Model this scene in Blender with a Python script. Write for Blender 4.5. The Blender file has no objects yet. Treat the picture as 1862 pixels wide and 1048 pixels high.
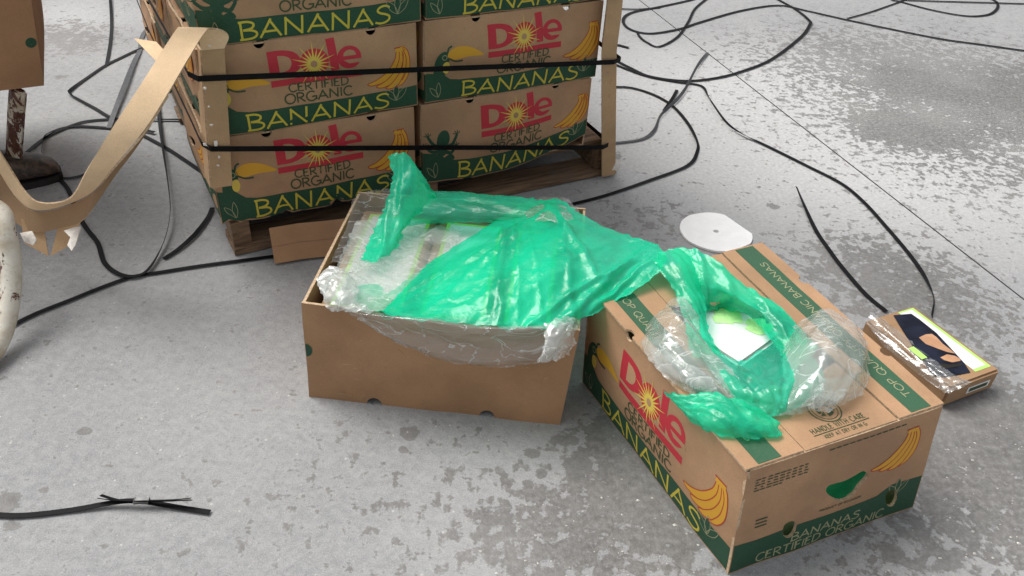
import bpy, bmesh, math, random
from mathutils import Vector, Matrix, noise
from mathutils.geometry import tessellate_polygon
R = math.radians
random.seed(7)
scene = bpy.context.scene
COL = scene.collection

# ------------------------------------------------------------------ camera
IW, IH, FPX, PITCH, ROLL, CAMH = 1862, 1048, 1500.0, 0.64, 0.06, 1.2
_fw = Vector((0, math.cos(PITCH), -math.sin(PITCH)))
_r = Vector((1, 0, 0)); _u = _r.cross(_fw)
_r2 = _r * math.cos(ROLL) + _u * math.sin(ROLL); _u2 = _r2.cross(_fw)
EYE = Vector((0, 0, CAMH))
cam = bpy.data.cameras.new('camera'); camo = bpy.data.objects.new('camera', cam); COL.objects.link(camo)
m = Matrix((_r2, _u2, -_fw)).transposed().to_4x4(); m.translation = EYE
camo.matrix_world = m
cam.sensor_fit = 'HORIZONTAL'; cam.sensor_width = 36; cam.lens = 36 * FPX / IW
cam.clip_start = .02; cam.clip_end = 500
scene.camera = camo
# ------------------------------------------------------------------ world, sun, exposure
SUN_EL, SUN_AZ = R(58), R(-58)          # azimuth measured from +Y towards +X (high sun behind thin cloud, from the left)
w = bpy.data.worlds.new('World'); scene.world = w; w.use_nodes = True
nt = w.node_tree; bg = nt.nodes['Background']
sky = nt.nodes.new('ShaderNodeTexSky'); sky.sky_type = 'NISHITA'; sky.sun_disc = False
sky.sun_elevation = SUN_EL; sky.sun_rotation = SUN_AZ; sky.air_density = 1.0; sky.dust_density = 4.0; sky.ozone_density = 1.0
hs = nt.nodes.new('ShaderNodeHueSaturation'); hs.inputs['Saturation'].default_value = .14
nt.links.new(sky.outputs[0], hs.inputs['Color']); nt.links.new(hs.outputs[0], bg.inputs[0])
bg.inputs[1].default_value = 0.125
sl = bpy.data.lights.new('sun', 'SUN'); sl.energy = 1.8; sl.angle = R(34); sl.color = (1, .965, .92)
so = bpy.data.objects.new('sun', sl); COL.objects.link(so)
sd = Vector((math.sin(SUN_AZ) * math.cos(SUN_EL), math.cos(SUN_AZ) * math.cos(SUN_EL), math.sin(SUN_EL)))
so.rotation_euler = sd.to_track_quat('Z', 'Y').to_euler(); so.location = sd * 20
vs = scene.view_settings; vs.view_transform = 'Standard'; vs.look = 'None'; vs.gamma = 1; vs.exposure = 0.38
vs.use_curve_mapping = False

# ------------------------------------------------------------------ helpers: points
def ray(px, py): return (_fw * FPX + _r2 * (px - IW / 2) - _u2 * (py - IH / 2))
def at(px, py, z=0.0):                    # a point on the horizontal level z
    d = ray(px, py); t = (z - CAMH) / d.z
    return EYE + d * t
def on_plane(px, py, o, n, off=0.0):      # a point on an upright plane
    d = ray(px, py); t = ((o - EYE).dot(n) + off) / d.dot(n)
    return EYE + d * t
def catmull(pts, n):
    out = []
    P = [pts[0] * 2 - pts[1]] + list(pts) + [pts[-1] * 2 - pts[-2]]
    for i in range(1, len(P) - 2):
        for k in range(n):
            t = k / n; a, b, c, d = P[i - 1], P[i], P[i + 1], P[i + 2]
            out.append(.5 * ((2 * b) + (c - a) * t + (2 * a - 5 * b + 4 * c - d) * t * t + (3 * b - a - 3 * c + d) * t ** 3))
    out.append(P[-2].copy())
    return out
def fbm(p, o=3):
    s, a = 0, 1
    for i in range(o):
        s += a * noise.noise(p); p = p * 2.03 + Vector((7.1, 3.3, 1.7)); a *= .5
    return s
def ridge(p, o=3):
    s, a = 0, 1
    for i in range(o):
        s += a * (1 - abs(noise.noise(p)) * 2.2); p = p * 2.1 + Vector((3.1, 9.3, 4.7)); a *= .5
    return s

# ------------------------------------------------------------------ helpers: objects
def tag(o, label=None, cat=None, group=None, kind=None):
    if label: o['label'] = label
    if cat: o['category'] = cat
    if group: o['group'] = group
    if kind: o['kind'] = kind
    return o
def empty(name, loc=(0, 0, 0), rz=0, label=None, cat=None, group=None):
    o = bpy.data.objects.new(name, None); COL.objects.link(o)
    o.empty_display_size = .05; o.location = loc; o.rotation_euler = (0, 0, rz)
    return tag(o, label, cat, group)
def mesh(name, V, F, mats, idx=None, parent=None, smooth=False):
    me = bpy.data.meshes.new(name)
    if parent is not None and not getattr(parent, '_x', False) and WORLD_SPACE:
        inv = Matrix.Translation(parent.location) @ parent.rotation_euler.to_matrix().to_4x4()
        inv.invert(); V = [inv @ Vector(v) for v in V]
    me.from_pydata([tuple(v) for v in V], [], F)
    for mt in (mats if isinstance(mats, (list, tuple)) else [mats]): me.materials.append(mt)
    if idx: me.polygons.foreach_set('material_index', idx)
    if smooth: me.polygons.foreach_set('use_smooth', [True] * len(me.polygons))
    me.update()
    o = bpy.data.objects.new(name, me); COL.objects.link(o)
    if parent is not None: o.parent = parent
    return o
WORLD_SPACE = True     # meshes are authored in world space and moved under their parent's frame
def copy_tree(o, parent=None):
    c = o.copy(); COL.objects.link(c); c.parent = parent
    for ch in list(o.children): copy_tree(ch, c)
    return c

# ------------------------------------------------------------------ materials
class NB:
    def __init__(s, name):
        s.m = bpy.data.materials.new(name); s.m.use_nodes = True
        s.t = s.m.node_tree; s.n = s.t.nodes; s.bs = s.n['Principled BSDF']; s.out = s.n['Material Output']
    def new(s, t, **k):
        n = s.n.new('ShaderNode' + t)
        for a, b in k.items(): setattr(n, a, b)
        return n
    def link(s, a, b): s.t.links.new(a, b)
    def put(s, sock, v):
        if hasattr(v, 'is_output') or hasattr(v, 'links') and not isinstance(v, (int, float)): s.link(v, sock)
        else: sock.default_value = v
    def math(s, op, a, b=0.0, clamp=False):
        n = s.new('Math', operation=op, use_clamp=clamp); s.put(n.inputs[0], a); s.put(n.inputs[1], b); return n.outputs[0]
    def noise(s, vec, scale, detail=4, rough=.55, dist=0):
        n = s.new('TexNoise'); s.link(vec, n.inputs['Vector']); n.inputs['Scale'].default_value = scale
        n.inputs['Detail'].default_value = detail; n.inputs['Roughness'].default_value = rough; n.inputs['Distortion'].default_value = dist
        return n.outputs['Fac']
    def ramp(s, f, a, b, lo=0.0, hi=1.0, smooth=True):
        n = s.new('MapRange'); n.interpolation_type = 'SMOOTHSTEP' if smooth else 'LINEAR'
        s.link(f, n.inputs[0])
        for i, v in zip((1, 2, 3, 4), (a, b, lo, hi)): n.inputs[i].default_value = v
        return n.outputs[0]
    def mix(s, f, a, b, mode='MIX'):
        n = s.new('Mix', data_type='RGBA', blend_type=mode); s.put(n.inputs[0], f)
        for sock, v in ((n.inputs[6], a), (n.inputs[7], b)):
            if isinstance(v, tuple): sock.default_value = (*v, 1)
            else: s.link(v, sock)
        return n.outputs[2]
    def bump(s, h, strength=.3, dist=.002):
        n = s.new('Bump'); n.inputs['Strength'].default_value = strength; n.inputs['Distance'].default_value = dist
        s.link(h, n.inputs['Height']); return n.outputs[0]
    def pos(s): return s.new('NewGeometry').outputs['Position']
    def obj(s): return s.new('TexCoord').outputs['Object']

def simple(name, col, rough=.6, var=.15, scale=30, bump=.0, spec=.3, bscale=200, dirt=None):
    b = NB(name); v = b.pos()
    f = b.noise(v, scale, 5, .6)
    c = b.mix(b.ramp(f, .3, .7), tuple(x * (1 - var) for x in col), tuple(min(1, x * (1 + var)) for x in col))
    if dirt:
        d = b.noise(v, dirt[0], 6, .65)
        c = b.mix(b.ramp(d, dirt[1], dirt[1] + .12), c, dirt[2])
    b.link(c, b.bs.inputs['Base Color']); b.bs.inputs['Roughness'].default_value = rough
    b.bs.inputs['Specular IOR Level'].default_value = spec
    if bump: b.link(b.bump(b.noise(v, bscale, 4), bump), b.bs.inputs['Normal'])
    return b.m

def kraft_mat(name, col, flute=True):
    b = NB(name); v = b.pos()
    big = b.noise(v, 7, 4, .6); fine = b.noise(v, 420, 3, .6); mid = b.noise(v, 45, 5, .6)
    c = b.mix(b.ramp(big, .3, .72), tuple(x * .84 for x in col), tuple(x * 1.12 for x in col))
    c = b.mix(b.ramp(fine, .35, .75, 0, .35), c, tuple(x * .6 for x in col))
    c = b.mix(b.ramp(mid, .62, .78, 0, .45), c, tuple(x * y for x, y in zip(col, (.62, .58, .55))))
    scuff = b.noise(v, 26, 6, .75, 1.5)
    c = b.mix(b.ramp(scuff, .66, .74, 0, .35), c, tuple(min(1, x * 1.5) for x in col))
    b.link(c, b.bs.inputs['Base Color']); b.bs.inputs['Roughness'].default_value = .72
    b.bs.inputs['Specular IOR Level'].default_value = .25
    h = b.math('ADD', b.math('MULTIPLY', mid, .6), b.math('MULTIPLY', fine, .25))
    b.link(b.bump(h, .35, .0016), b.bs.inputs['Normal'])
    return b.m
KRAFT = (.45, .272, .155)
M = {}
M['kraft'] = kraft_mat('printed_kraft_board', KRAFT)
M['kraft2'] = kraft_mat('plain_kraft_board', (.405, .235, .125))
M['edge'] = simple('cut_board_edge', (.55, .40, .26), .8, .25, 160)
M['board'] = kraft_mat('corner_board_paper', (.50, .33, .185))
M['strip'] = kraft_mat('light_strip_paper', (.86, .63, .39))
M['boardin'] = kraft_mat('corner_board_brown_side', (.36, .23, .13))
M['torn'] = simple('torn_paper_fibre', (.78, .74, .68), .9, .12, 60, .4)
def ink(name, col, wear=.68):
    b = NB(name); v = b.pos()
    f = b.noise(v, 55, 6, .7); g = b.noise(v, 500, 2)
    c = b.mix(b.ramp(g, .3, .8, 0, .3), col, tuple(x * .7 + k * .3 for x, k in zip(col, KRAFT)))
    c = b.mix(b.ramp(f, wear, wear + .08, 0, .55), c, KRAFT)
    b.link(c, b.bs.inputs['Base Color']); b.bs.inputs['Roughness'].default_value = .6
    b.bs.inputs['Specular IOR Level'].default_value = .25
    return b.m
M['green'] = ink('green_ink', (.012, .075, .042))
M['lidgreen'] = ink('lid_green_ink', (.03, .11, .06))
M['red'] = ink('red_ink', (.50, .03, .05))
M['yellow'] = ink('yellow_ink', (.68, .36, .035), .72)
M['lemon'] = ink('lemon_ink', (.72, .55, .10), .75)
M['letter'] = ink('lettering_ink', (.60, .50, .06), .75)
M['dark'] = ink('dark_olive_ink', (.045, .075, .035))
M['redline'] = ink('red_line_ink', (.42, .06, .03))
M['pale'] = ink('pale_line_ink', (.33, .34, .20))
M['scuff'] = simple('scuffed_board', (.52, .34, .20), .85, .2, 200)
M['crease'] = simple('creased_board', (.29, .155, .075), .85, .2, 200)
M['hole'] = simple('dark_inside', (.02, .018, .015), .9)
M['strap'] = simple('black_strap_plastic', (.006, .006, .007), .6, .3, 60, .1, .12)
M['strapgrey'] = simple('worn_strap_plastic', (.05, .05, .055), .5, .3, 60, .1, .5)
M['seal'] = simple('steel_seal', (.16, .16, .16), .5, .2, 80); M['seal'].node_tree.nodes['Principled BSDF'].inputs['Metallic'].default_value = .9
M['foam'] = simple('white_foam', (.90, .90, .89), .8, .03, 40, .25, .2)
M['foamgrey'] = simple('grey_disc_centre', (.45, .45, .45), .7)
M['white'] = simple('white_label_paper', (.80, .81, .79), .45, .05, 20)
M['lime'] = simple('lime_label_ink', (.46, .78, .18), .45, .08, 20)
M['paleclover'] = simple('pale_clover_ink', (.55, .84, .36), .5, .12, 60)
M['navy'] = simple('dark_navy_print', (.010, .013, .026), .5, .5, 22, 0, .12)
M['tan'] = simple('tan_print', (.55, .30, .17), .45, .15, 18)
M['pkg'] = kraft_mat('package_board', (.36, .22, .12))
M['rubber'] = simple('boot_rubber', (.018, .016, .015), .7, .3, 60, .3)
def wood_mat():
    b = NB('pallet_wood'); v = b.obj()
    mp = b.new('Mapping'); mp.inputs['Scale'].default_value = (3, 40, 40); b.link(v, mp.inputs[0])
    f = b.noise(mp.outputs[0], 2.2, 6, .65, .6); g = b.noise(v, 9, 5)
    c = b.mix(b.ramp(f, .3, .7), (.10, .06, .035), (.30, .19, .11)); c = b.mix(b.ramp(g, .5, .75, 0, .5), c, (.16, .13, .10))
    b.link(c, b.bs.inputs['Base Color']); b.bs.inputs['Roughness'].default_value = .85
    b.link(b.bump(f, .5, .003), b.bs.inputs['Normal']); return b.m
M['wood'] = wood_mat()
def chipped(name, thr):
    b = NB(name); v = b.pos()
    mp = b.new('Mapping'); mp.inputs['Scale'].default_value = (1, 1, .55); b.link(v, mp.inputs[0])
    f = b.noise(mp.outputs[0], 34, 8, .72, .6); g = b.noise(v, 150, 4); s = b.noise(v, 14, 5)
    rust = b.mix(b.ramp(g, .3, .7), (.055, .018, .012), (.13, .045, .025))
    paint = b.mix(b.ramp(s, .36, .62, 0, .85), (.70, .67, .58), (.44, .35, .23)); paint = b.mix(b.ramp(g, .5, .8, 0, .4), paint, (.30, .22, .14))
    k = b.ramp(f, thr, thr + .02)
    b.link(b.mix(k, paint, rust), b.bs.inputs['Base Color'])
    b.bs.inputs['Roughness'].default_value = .5
    b.link(b.bump(b.math('SUBTRACT', b.math('MULTIPLY', g, .2), k), .5, .0015), b.bs.inputs['Normal']); return b.m
M['chip'] = chipped('chipped_white_paint', .61)
M['rusty'] = chipped('rust_with_paint_left', .46)
def boot_mat():
    b = NB('scuffed_leather'); v = b.pos()
    f = b.noise(v, 30, 6, .7, 1.2); g = b.noise(v, 160, 4)
    c = b.mix(b.ramp(f, .38, .68), (.022, .02, .02), (.13, .085, .058)); c = b.mix(b.ramp(f, .66, .78, 0, .6), c, (.24, .17, .12))
    b.link(c, b.bs.inputs['Base Color']); b.bs.inputs['Roughness'].default_value = .55
    b.link(b.bump(b.math('ADD', f, b.math('MULTIPLY', g, .3)), .4, .003), b.bs.inputs['Normal']); return b.m
M['boot'] = boot_mat()

def film_mat(name, diff, trans, tint, opac, wrinkle=.5, scale=60, streak=None, rough=.22, gl=.35, cell=1.6, facet=.45, base=.035):
    """thin plastic film: part see-through, part diffusing, with glossy crinkles"""
    b = NB(name); b.n.remove(b.bs); v = b.obj()
    if streak:
        mp = b.new('Mapping'); mp.inputs['Rotation'].default_value = (.3, .2, .9); mp.inputs['Scale'].default_value = (.8, 1.6, 1.2); b.link(v, mp.inputs[0]); v = mp.outputs[0]
    f1 = b.noise(v, scale, 3 if streak else 5, .5 if streak else .62, 1.1 if streak else 1.2); f2 = b.noise(v, scale * 3.5, 3, .6, .8)
    r = b.new('Math', operation='ABSOLUTE'); b.link(b.math('SUBTRACT', f1, .5), r.inputs[0])
    # angular crumple facets: warped cells, their borders are the sharp creases
    wn = b.new('TexNoise'); b.link(v, wn.inputs['Vector']); wn.inputs['Scale'].default_value = scale * .7; wn.inputs['Detail'].default_value = 2
    wv = b.new('VectorMath', operation='MULTIPLY_ADD'); b.link(wn.outputs['Color'], wv.inputs[0]); wv.inputs[1].default_value = (.9 / scale,) * 3; b.link(v, wv.inputs[2])
    mp2 = b.new('Mapping'); mp2.inputs['Rotation'].default_value = (.2, .1, .7); mp2.inputs['Scale'].default_value = (.55, 1.7, 1.1); b.link(wv.outputs[0], mp2.inputs[0])
    vc = b.new('TexVoronoi', feature='F1'); vc.inputs['Scale'].default_value = scale * cell; b.link(mp2.outputs[0], vc.inputs['Vector'])
    ve = b.new('TexVoronoi', feature='DISTANCE_TO_EDGE'); ve.inputs['Scale'].default_value = scale * cell; b.link(mp2.outputs[0], ve.inputs['Vector'])
    h = b.math('ADD', b.math('ADD', b.math('MULTIPLY', r.outputs[0], .8), b.math('MULTIPLY', f2, .15)), b.math('MULTIPLY', vc.outputs['Distance'], facet))
    nrm = b.bump(h, wrinkle, .006)
    d = b.new('BsdfDiffuse'); d.inputs[0].default_value = (*diff, 1); b.link(nrm, d.inputs['Normal'])
    tl = b.new('BsdfTranslucent'); tl.inputs[0].default_value = (*trans, 1); b.link(nrm, tl.inputs['Normal'])
    body = b.new('MixShader'); body.inputs[0].default_value = .28; b.link(d.outputs[0], body.inputs[1]); b.link(tl.outputs[0], body.inputs[2])
    tp = b.new('BsdfTransparent'); tp.inputs[0].default_value = (*tint, 1)
    mx = b.new('MixShader')
    if streak:      # stress-whitened creases
        k = b.ramp(r.outputs[0], streak[0], 0.0, opac, streak[1])
        mid = b.noise(v, scale * .35, 3)
        k = b.math('MAXIMUM', k, b.ramp(ve.outputs['Distance'], .02, 0.0, 0, streak[1] * .45))
        k = b.math('MULTIPLY', k, b.ramp(mid, .36, .66, .55, 1.25), True)
        b.link(k, mx.inputs[0])
    else:
        k = b.math('ADD', b.ramp(b.noise(v, scale * .3, 2, .5, .8), .32, .68, opac * .78, min(1, opac * 1.15)), b.ramp(ve.outputs['Distance'], .03, 0.0, 0, .07)); b.link(k, mx.inputs[0])
    b.link(tp.outputs[0], mx.inputs[1]); b.link(body.outputs[0], mx.inputs[2])
    g = b.new('BsdfGlossy'); g.inputs['Roughness'].default_value = rough; b.link(nrm, g.inputs['Normal'])
    lw = b.new('LayerWeight'); lw.inputs[0].default_value = .5; b.link(nrm, lw.inputs['Normal'])
    fin = b.new('MixShader'); b.link(b.math('ADD', b.math('MULTIPLY', b.math('POWER', lw.outputs['Facing'], 3.0), gl), base, True), fin.inputs[0])
    b.link(mx.outputs[0], fin.inputs[1]); b.link(g.outputs[0], fin.inputs[2]); b.link(fin.outputs[0], b.out.inputs[0])
    return b.m
M['greenfilm'] = film_mat('green_film', (.008, .80, .45), (.01, .90, .50), (.20, .97, .74), .62, .6, 22, gl=.26, rough=.24, cell=1.1, facet=.5, base=.05)
M['greenfilm2'] = film_mat('pale_green_film', (.05, .80, .52), (.05, .90, .58), (.30, .975, .80), .46, .65, 24, gl=.3, rough=.22, cell=1.3, facet=.5, base=.06)
M['veil'] = film_mat('white_veil_film', (.86, .90, .88), (.86, .90, .88), (.95, .985, .965), .46, .7, 13, (.024, .80), .18, .5, 2.8, .6, .10)
M['milky'] = film_mat('milky_film', (.84, .88, .86), (.84, .89, .87), (.95, .975, .965), .33, .7, 13, (.024, .70), .16, .5, 2.6, .6, .10)
M['clear'] = film_mat('clear_film', (.86, .88, .87), (.86, .89, .88), (.97, .98, .975), .17, .7, 11, (.018, .60), .15, .5, 2.6, .6, .11)

def concrete_mat():
    b = NB('stained_concrete'); v = b.pos()
    def field(cx, cy, r, amp, asp=1.0):
        p = at(cx, cy, 0)
        s = b.new('VectorMath', operation='SUBTRACT'); b.link(v, s.inputs[0]); s.inputs[1].default_value = (p.x, p.y, 0)
        q = b.new('VectorMath', operation='MULTIPLY'); b.link(s.outputs[0], q.inputs[0]); q.inputs[1].default_value = (1 / (r * asp), 1 / r, 0)
        l = b.new('VectorMath', operation='LENGTH'); b.link(q.outputs[0], l.inputs[0])
        return b.ramp(l.outputs['Value'], 1.0, 0.0, 0, amp)
    def total(lst):
        a = None
        for t in lst:
            f = field(*t); a = f if a is None else b.math('ADD', a, f)
        return a
    n1 = b.noise(v, 24, 7, .62, .2); n2 = b.noise(v, 48, 5, .62); n3 = b.noise(v, 170, 4, .6); n0 = b.noise(v, 2.2, 4)
    n4 = b.noise(v, 420, 3, .6); n5 = b.noise(v, 95, 4, .65)
    damp = total([(1790, 190, 1.35, .165, 1.0), (1650, 235, .22, .22, 1.35), (1690, 160, .16, .14, 2.0), (1500, 90, .5, .05, 1.6), (1840, 180, .5, .06, 1.5), (1600, 500, .36, .17, 1.2), (1780, 600, .35, .08),
                  (1150, 840, .20, .13, .9), (1090, 960, .30, .11, .9), (1240, 920, .22, .15, .8), (960, 1010, .26, .08), (1120, 780, .12, .12),
                  (1790, 880, .40, .22, 1.0), (1600, 1040, .25, .08), (1780, 740, .22, .16), (1150, 400, .30, .06), (1230, 400, .18, .05), (110, 70, .35, .16, 1.2), (330, 20, .3, .05), (700, 900, .35, .045, 1.4)])
    s = b.math('ADD', b.math('ADD', b.math('ADD', b.math('MULTIPLY', n1, .52), b.math('MULTIPLY', n2, .33)), b.math('MULTIPLY', n5, .15)), damp)
    wet = b.math('MULTIPLY', b.ramp(s, .57, .63), b.ramp(n5, .25, .6, .62, 1.0))
    # single splashes with ragged edges
    sp = total([(745, 787, .034, 1, 1.1), (152, 785, .022, .8, 1.3), (1405, 375, .035, .8, 1.2), (1118, 284, .045, .75, 1.2), (8, 916, .045, .95, 1.1), (22, 955, .03, .7), (1842, 153, .05, .95, 1.4),
                (110, 140, .04, .6, 1.6), (735, 818, .018, .7), (968, 826, .024, .85, 1.3), (1050, 845, .05, .9, 1.2), (1030, 800, .035, .8, 1.6), (890, 945, .03, .8, 1.5), (960, 880, .018, .7, 1.4), (580, 800, .015, .5), (1040, 870, .02, .8), (985, 862, .024, .8)])
    spm = b.ramp(b.math('ADD', sp, b.math('MULTIPLY', b.math('SUBTRACT', n2, .5), 1.6)), .36, .46, 0, .85)
    # little drops everywhere
    vo = b.new('TexVoronoi', feature='F1'); vo.inputs['Scale'].default_value = 42; b.link(v, vo.inputs['Vector'])
    hs_ = b.new('SeparateColor'); b.link(vo.outputs['Color'], hs_.inputs[0])
    rad = b.math('MULTIPLY', b.ramp(hs_.outputs[0], .50, 1.0, 0, .27, False), b.ramp(n0, .35, .62))
    drop = b.math('LESS_THAN', b.math('ADD', vo.outputs['Distance'], b.math('MULTIPLY', b.math('SUBTRACT', n3, .5), .25)), rad)
    zone = total([(850, 930, .5, 1.0, 1.1), (1550, 380, 1.2, 1.0, 1.2), (1200, 410, .35, .8), (700, 800, .3, .5)])
    drop = b.math('MULTIPLY', b.math('MULTIPLY', drop, b.ramp(hs_.outputs[1], .0, 1, .35, .9, False)), b.ramp(zone, 0, .5, .35, 1))
    m_ = b.math('MAXIMUM', b.math('MAXIMUM', wet, spm), drop)
    dry = b.mix(b.ramp(n0, .3, .7), (.235, .24, .245), (.30, .303, .303))
    dry = b.mix(b.ramp(n2, .3, .7, 0, .5), dry, (.42, .42, .42))
    dry = b.mix(b.ramp(n3, .55, .8, 0, .75), dry, (.15, .15, .15))
    wc = b.mix(b.ramp(n2, .3, .7), (.105, .101, .096), (.175, .17, .162)); wc = b.mix(b.ramp(n0, .40, .66), wc, (.215, .208, .20))
    wc = b.mix(b.ramp(n4, .45, .8, 0, .5), wc, (.27, .265, .255))
    dry = b.mix(b.ramp(n4, .42, .75, 0, .55), dry, (.50, .50, .50)); dry = b.mix(b.ramp(n5, .52, .75, 0, .45), dry, (.19, .19, .19))
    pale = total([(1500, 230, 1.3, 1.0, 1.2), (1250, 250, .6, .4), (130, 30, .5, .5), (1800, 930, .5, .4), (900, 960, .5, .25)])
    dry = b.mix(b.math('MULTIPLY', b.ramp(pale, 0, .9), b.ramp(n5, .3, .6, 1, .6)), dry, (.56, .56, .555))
    c = b.mix(b.math('MULTIPLY', m_, .93), dry, wc)
    vg = b.new('TexVoronoi', feature='F1'); vg.inputs['Scale'].default_value = 75; b.link(v, vg.inputs['Vector'])
    hg = b.new('SeparateColor'); b.link(vg.outputs['Color'], hg.inputs[0])
    grit = b.math('LESS_THAN', vg.outputs['Distance'], b.ramp(hg.outputs[0], .8, 1.0, 0, .2, False))
    c = b.mix(b.math('MULTIPLY', grit, .5), c, (.62, .61, .58))
    b.link(c, b.bs.inputs['Base Color'])
    b.link(b.ramp(m_, 0, 1, .8, .5), b.bs.inputs['Roughness']); b.bs.inputs['Specular IOR Level'].default_value = .3
    h = b.math('ADD', b.math('MULTIPLY', n3, .5), b.math('MULTIPLY', n2, .8))
    b.link(b.bump(b.math('ADD', h, b.math('MULTIPLY', n4, .3)), .8, .003), b.bs.inputs['Normal'])
    return b.m
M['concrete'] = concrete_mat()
M['joint'] = simple('joint_dirt', (.10, .10, .10), .9, .3, 80)

# ------------------------------------------------------------------ ground with a sawn joint
ja, jb = at(1194, 25), at(1862, 545)
jd = (jb - ja).normalized(); jn = Vector((-jd.y, jd.x, 0))
V, F, I = [], [], []
prof = [(-60, 0), (-.0028, 0), (-.0022, -.007), (.0022, -.007), (.0028, 0), (60, 0)]
for e in (-60, 60):
    for o_, z in prof: V.append(ja + jd * e + jn * o_ + Vector((0, 0, z)))
for i in range(5):
    F.append((i, i + 6, i + 7, i + 1)); I.append(1 if 0 < i < 4 else 0)
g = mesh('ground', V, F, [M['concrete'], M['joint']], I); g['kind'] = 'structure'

# ------------------------------------------------------------------ printing toolkit (flat ink on panels)
def circle(cx, cy, r, n=20, ry=None, a0=0): return [(cx + r * math.cos(a0 + 2 * math.pi * i / n), cy + (ry or r) * math.sin(a0 + 2 * math.pi * i / n)) for i in range(n)]
def rect(x0, y0, x1, y1): return [(x0, y0), (x1, y0), (x1, y1), (x0, y1)]
def smooth2(pts, n=6, closed=True):
    P = [Vector((x, y, 0)) for x, y in pts]
    if closed:
        out = []
        L = len(P)
        for i in range(L):
            a, b, c, d = P[i - 1], P[i], P[(i + 1) % L], P[(i + 2) % L]
            for k in range(n):
                t = k / n
                q = .5 * ((2 * b) + (c - a) * t + (2 * a - 5 * b + 4 * c - d) * t * t + (3 * b - a - 3 * c + d) * t ** 3); out.append((q.x, q.y))
        return out
    return [(p.x, p.y) for p in catmull(P, n)]
def stroke(pts, wd, w1=None):
    """one mitred ribbon polygon"""
    P = [Vector((x, y)) for x, y in pts]; n = len(P); Lf, Rt = [], []
    for i, p in enumerate(P):
        d = (P[min(i + 1, n - 1)] - P[max(i - 1, 0)])
        d = d.normalized() if d.length > 1e-9 else Vector((1, 0))
        k = 1.0
        if 0 < i < n - 1:
            d0 = (P[i] - P[i - 1]).normalized(); c_ = d0.dot(d); k = 1 / max(.45, abs(c_))
        ww = wd if w1 is None else wd + (w1 - wd) * i / (n - 1)
        nn = Vector((-d.y, d.x)) * ww * .5 * k
        Lf.append(tuple(p + nn)); Rt.append(tuple(p - nn))
    return ('strip', Lf, Rt)
def arc(cx, cy, rx, ry, a0, a1, n=12): return [(cx + rx * math.cos(R(a0 + (a1 - a0) * i / n)), cy + ry * math.sin(R(a0 + (a1 - a0) * i / n))) for i in range(n + 1)]
GL = {
 'A': (.86, [[(0, 0), (.47, 1.04)], [(.40, 1), (.86, .0)], [(.10, .34), (.74, .34)]]),
 'B': (.62, [[(.06, -.02), (.03, 1.0)], [(-.05, .98), (.3, 1.0), (.52, .90), (.54, .74), (.42, .6), (.12, .53)], [(.12, .53), (.45, .50), (.64, .36), (.62, .16), (.42, .03), (-.04, -.01)]]),
 'N': (.78, [[(.02, 0), (.06, 1.02)], [(.02, 1.02), (.72, .0)], [(.70, -.02), (.74, 1.04)]]),
 'S': (.62, [[(.62, .86), (.5, .98), (.3, 1.0), (.12, .9), (.08, .74), (.22, .6), (.44, .5), (.6, .36), (.58, .16), (.42, .03), (.2, .0), (-.04, .1)]]),
 'C': (.74, [arc(.42, .5, .42, .52, 45, 320, 16)]),
 'E': (.56, [[(.5, .98), (.04, .99), (.02, .02), (.54, .0)], [(.03, .52), (.44, .54)]]),
 'R': (.66, [[(.05, -.02), (.03, 1.0)], [(-.04, .98), (.32, 1.0), (.54, .88), (.55, .68), (.4, .54), (.08, .48)], [(.22, .5), (.68, -.02)]]),
 'T': (.66, [[(-.02, .97), (.68, 1.0)], [(.33, .98), (.31, 0)]]),
 'I': (.16, [[(.08, 0), (.08, 1.0)]]),
 'F': (.54, [[(.54, 1.0), (.03, .98), (.04, 0)], [(.04, .52), (.44, .54)]]),
 'D': (.74, [[(.05, -.02), (.03, 1.0)], [(-.04, .98), (.34, .98), (.62, .82), (.72, .52), (.62, .2), (.36, .03), (-.04, -.01)]]),
 'O': (.86, [arc(.43, .5, .43, .52, 90, 450, 20)]),
 'G': (.82, [arc(.43, .5, .43, .52, 50, 340, 16) , [(.46, .44), (.86, .46), (.84, .06)]]),
 'H': (.7, [[(.03, 0), (.04, 1)], [(.66, 0), (.67, 1)], [(.03, .5), (.66, .52)]]),
 'L': (.52, [[(.03, 1), (.03, .01), (.54, .0)]]),
 'W': (1.0, [[(0, 1), (.24, 0), (.5, .86), (.76, 0), (1.0, 1)]]),
 'P': (.6, [[(.04, 0), (.03, 1.0)], [(-.02, .98), (.34, 1.0), (.56, .86), (.54, .62), (.36, .5), (.06, .46)]]),
 'Q': (.9, [arc(.43, .5, .43, .52, 90, 450, 20), [(.5, .25), (.92, -.08)]]),
 'U': (.7, [[(.03, 1), (.03, .36), (.14, .08), (.35, .0), (.56, .08), (.66, .36), (.67, 1)]]),
 'Y': (.7, [[(0, 1), (.35, .48)], [(.72, 1), (.34, .45), (.33, 0)]]),
 'K': (.64, [[(.03, 0), (.03, 1)], [(.6, 1), (.05, .45)], [(.2, .58), (.66, 0)]]),
 ' ': (.3, []),
}
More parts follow.
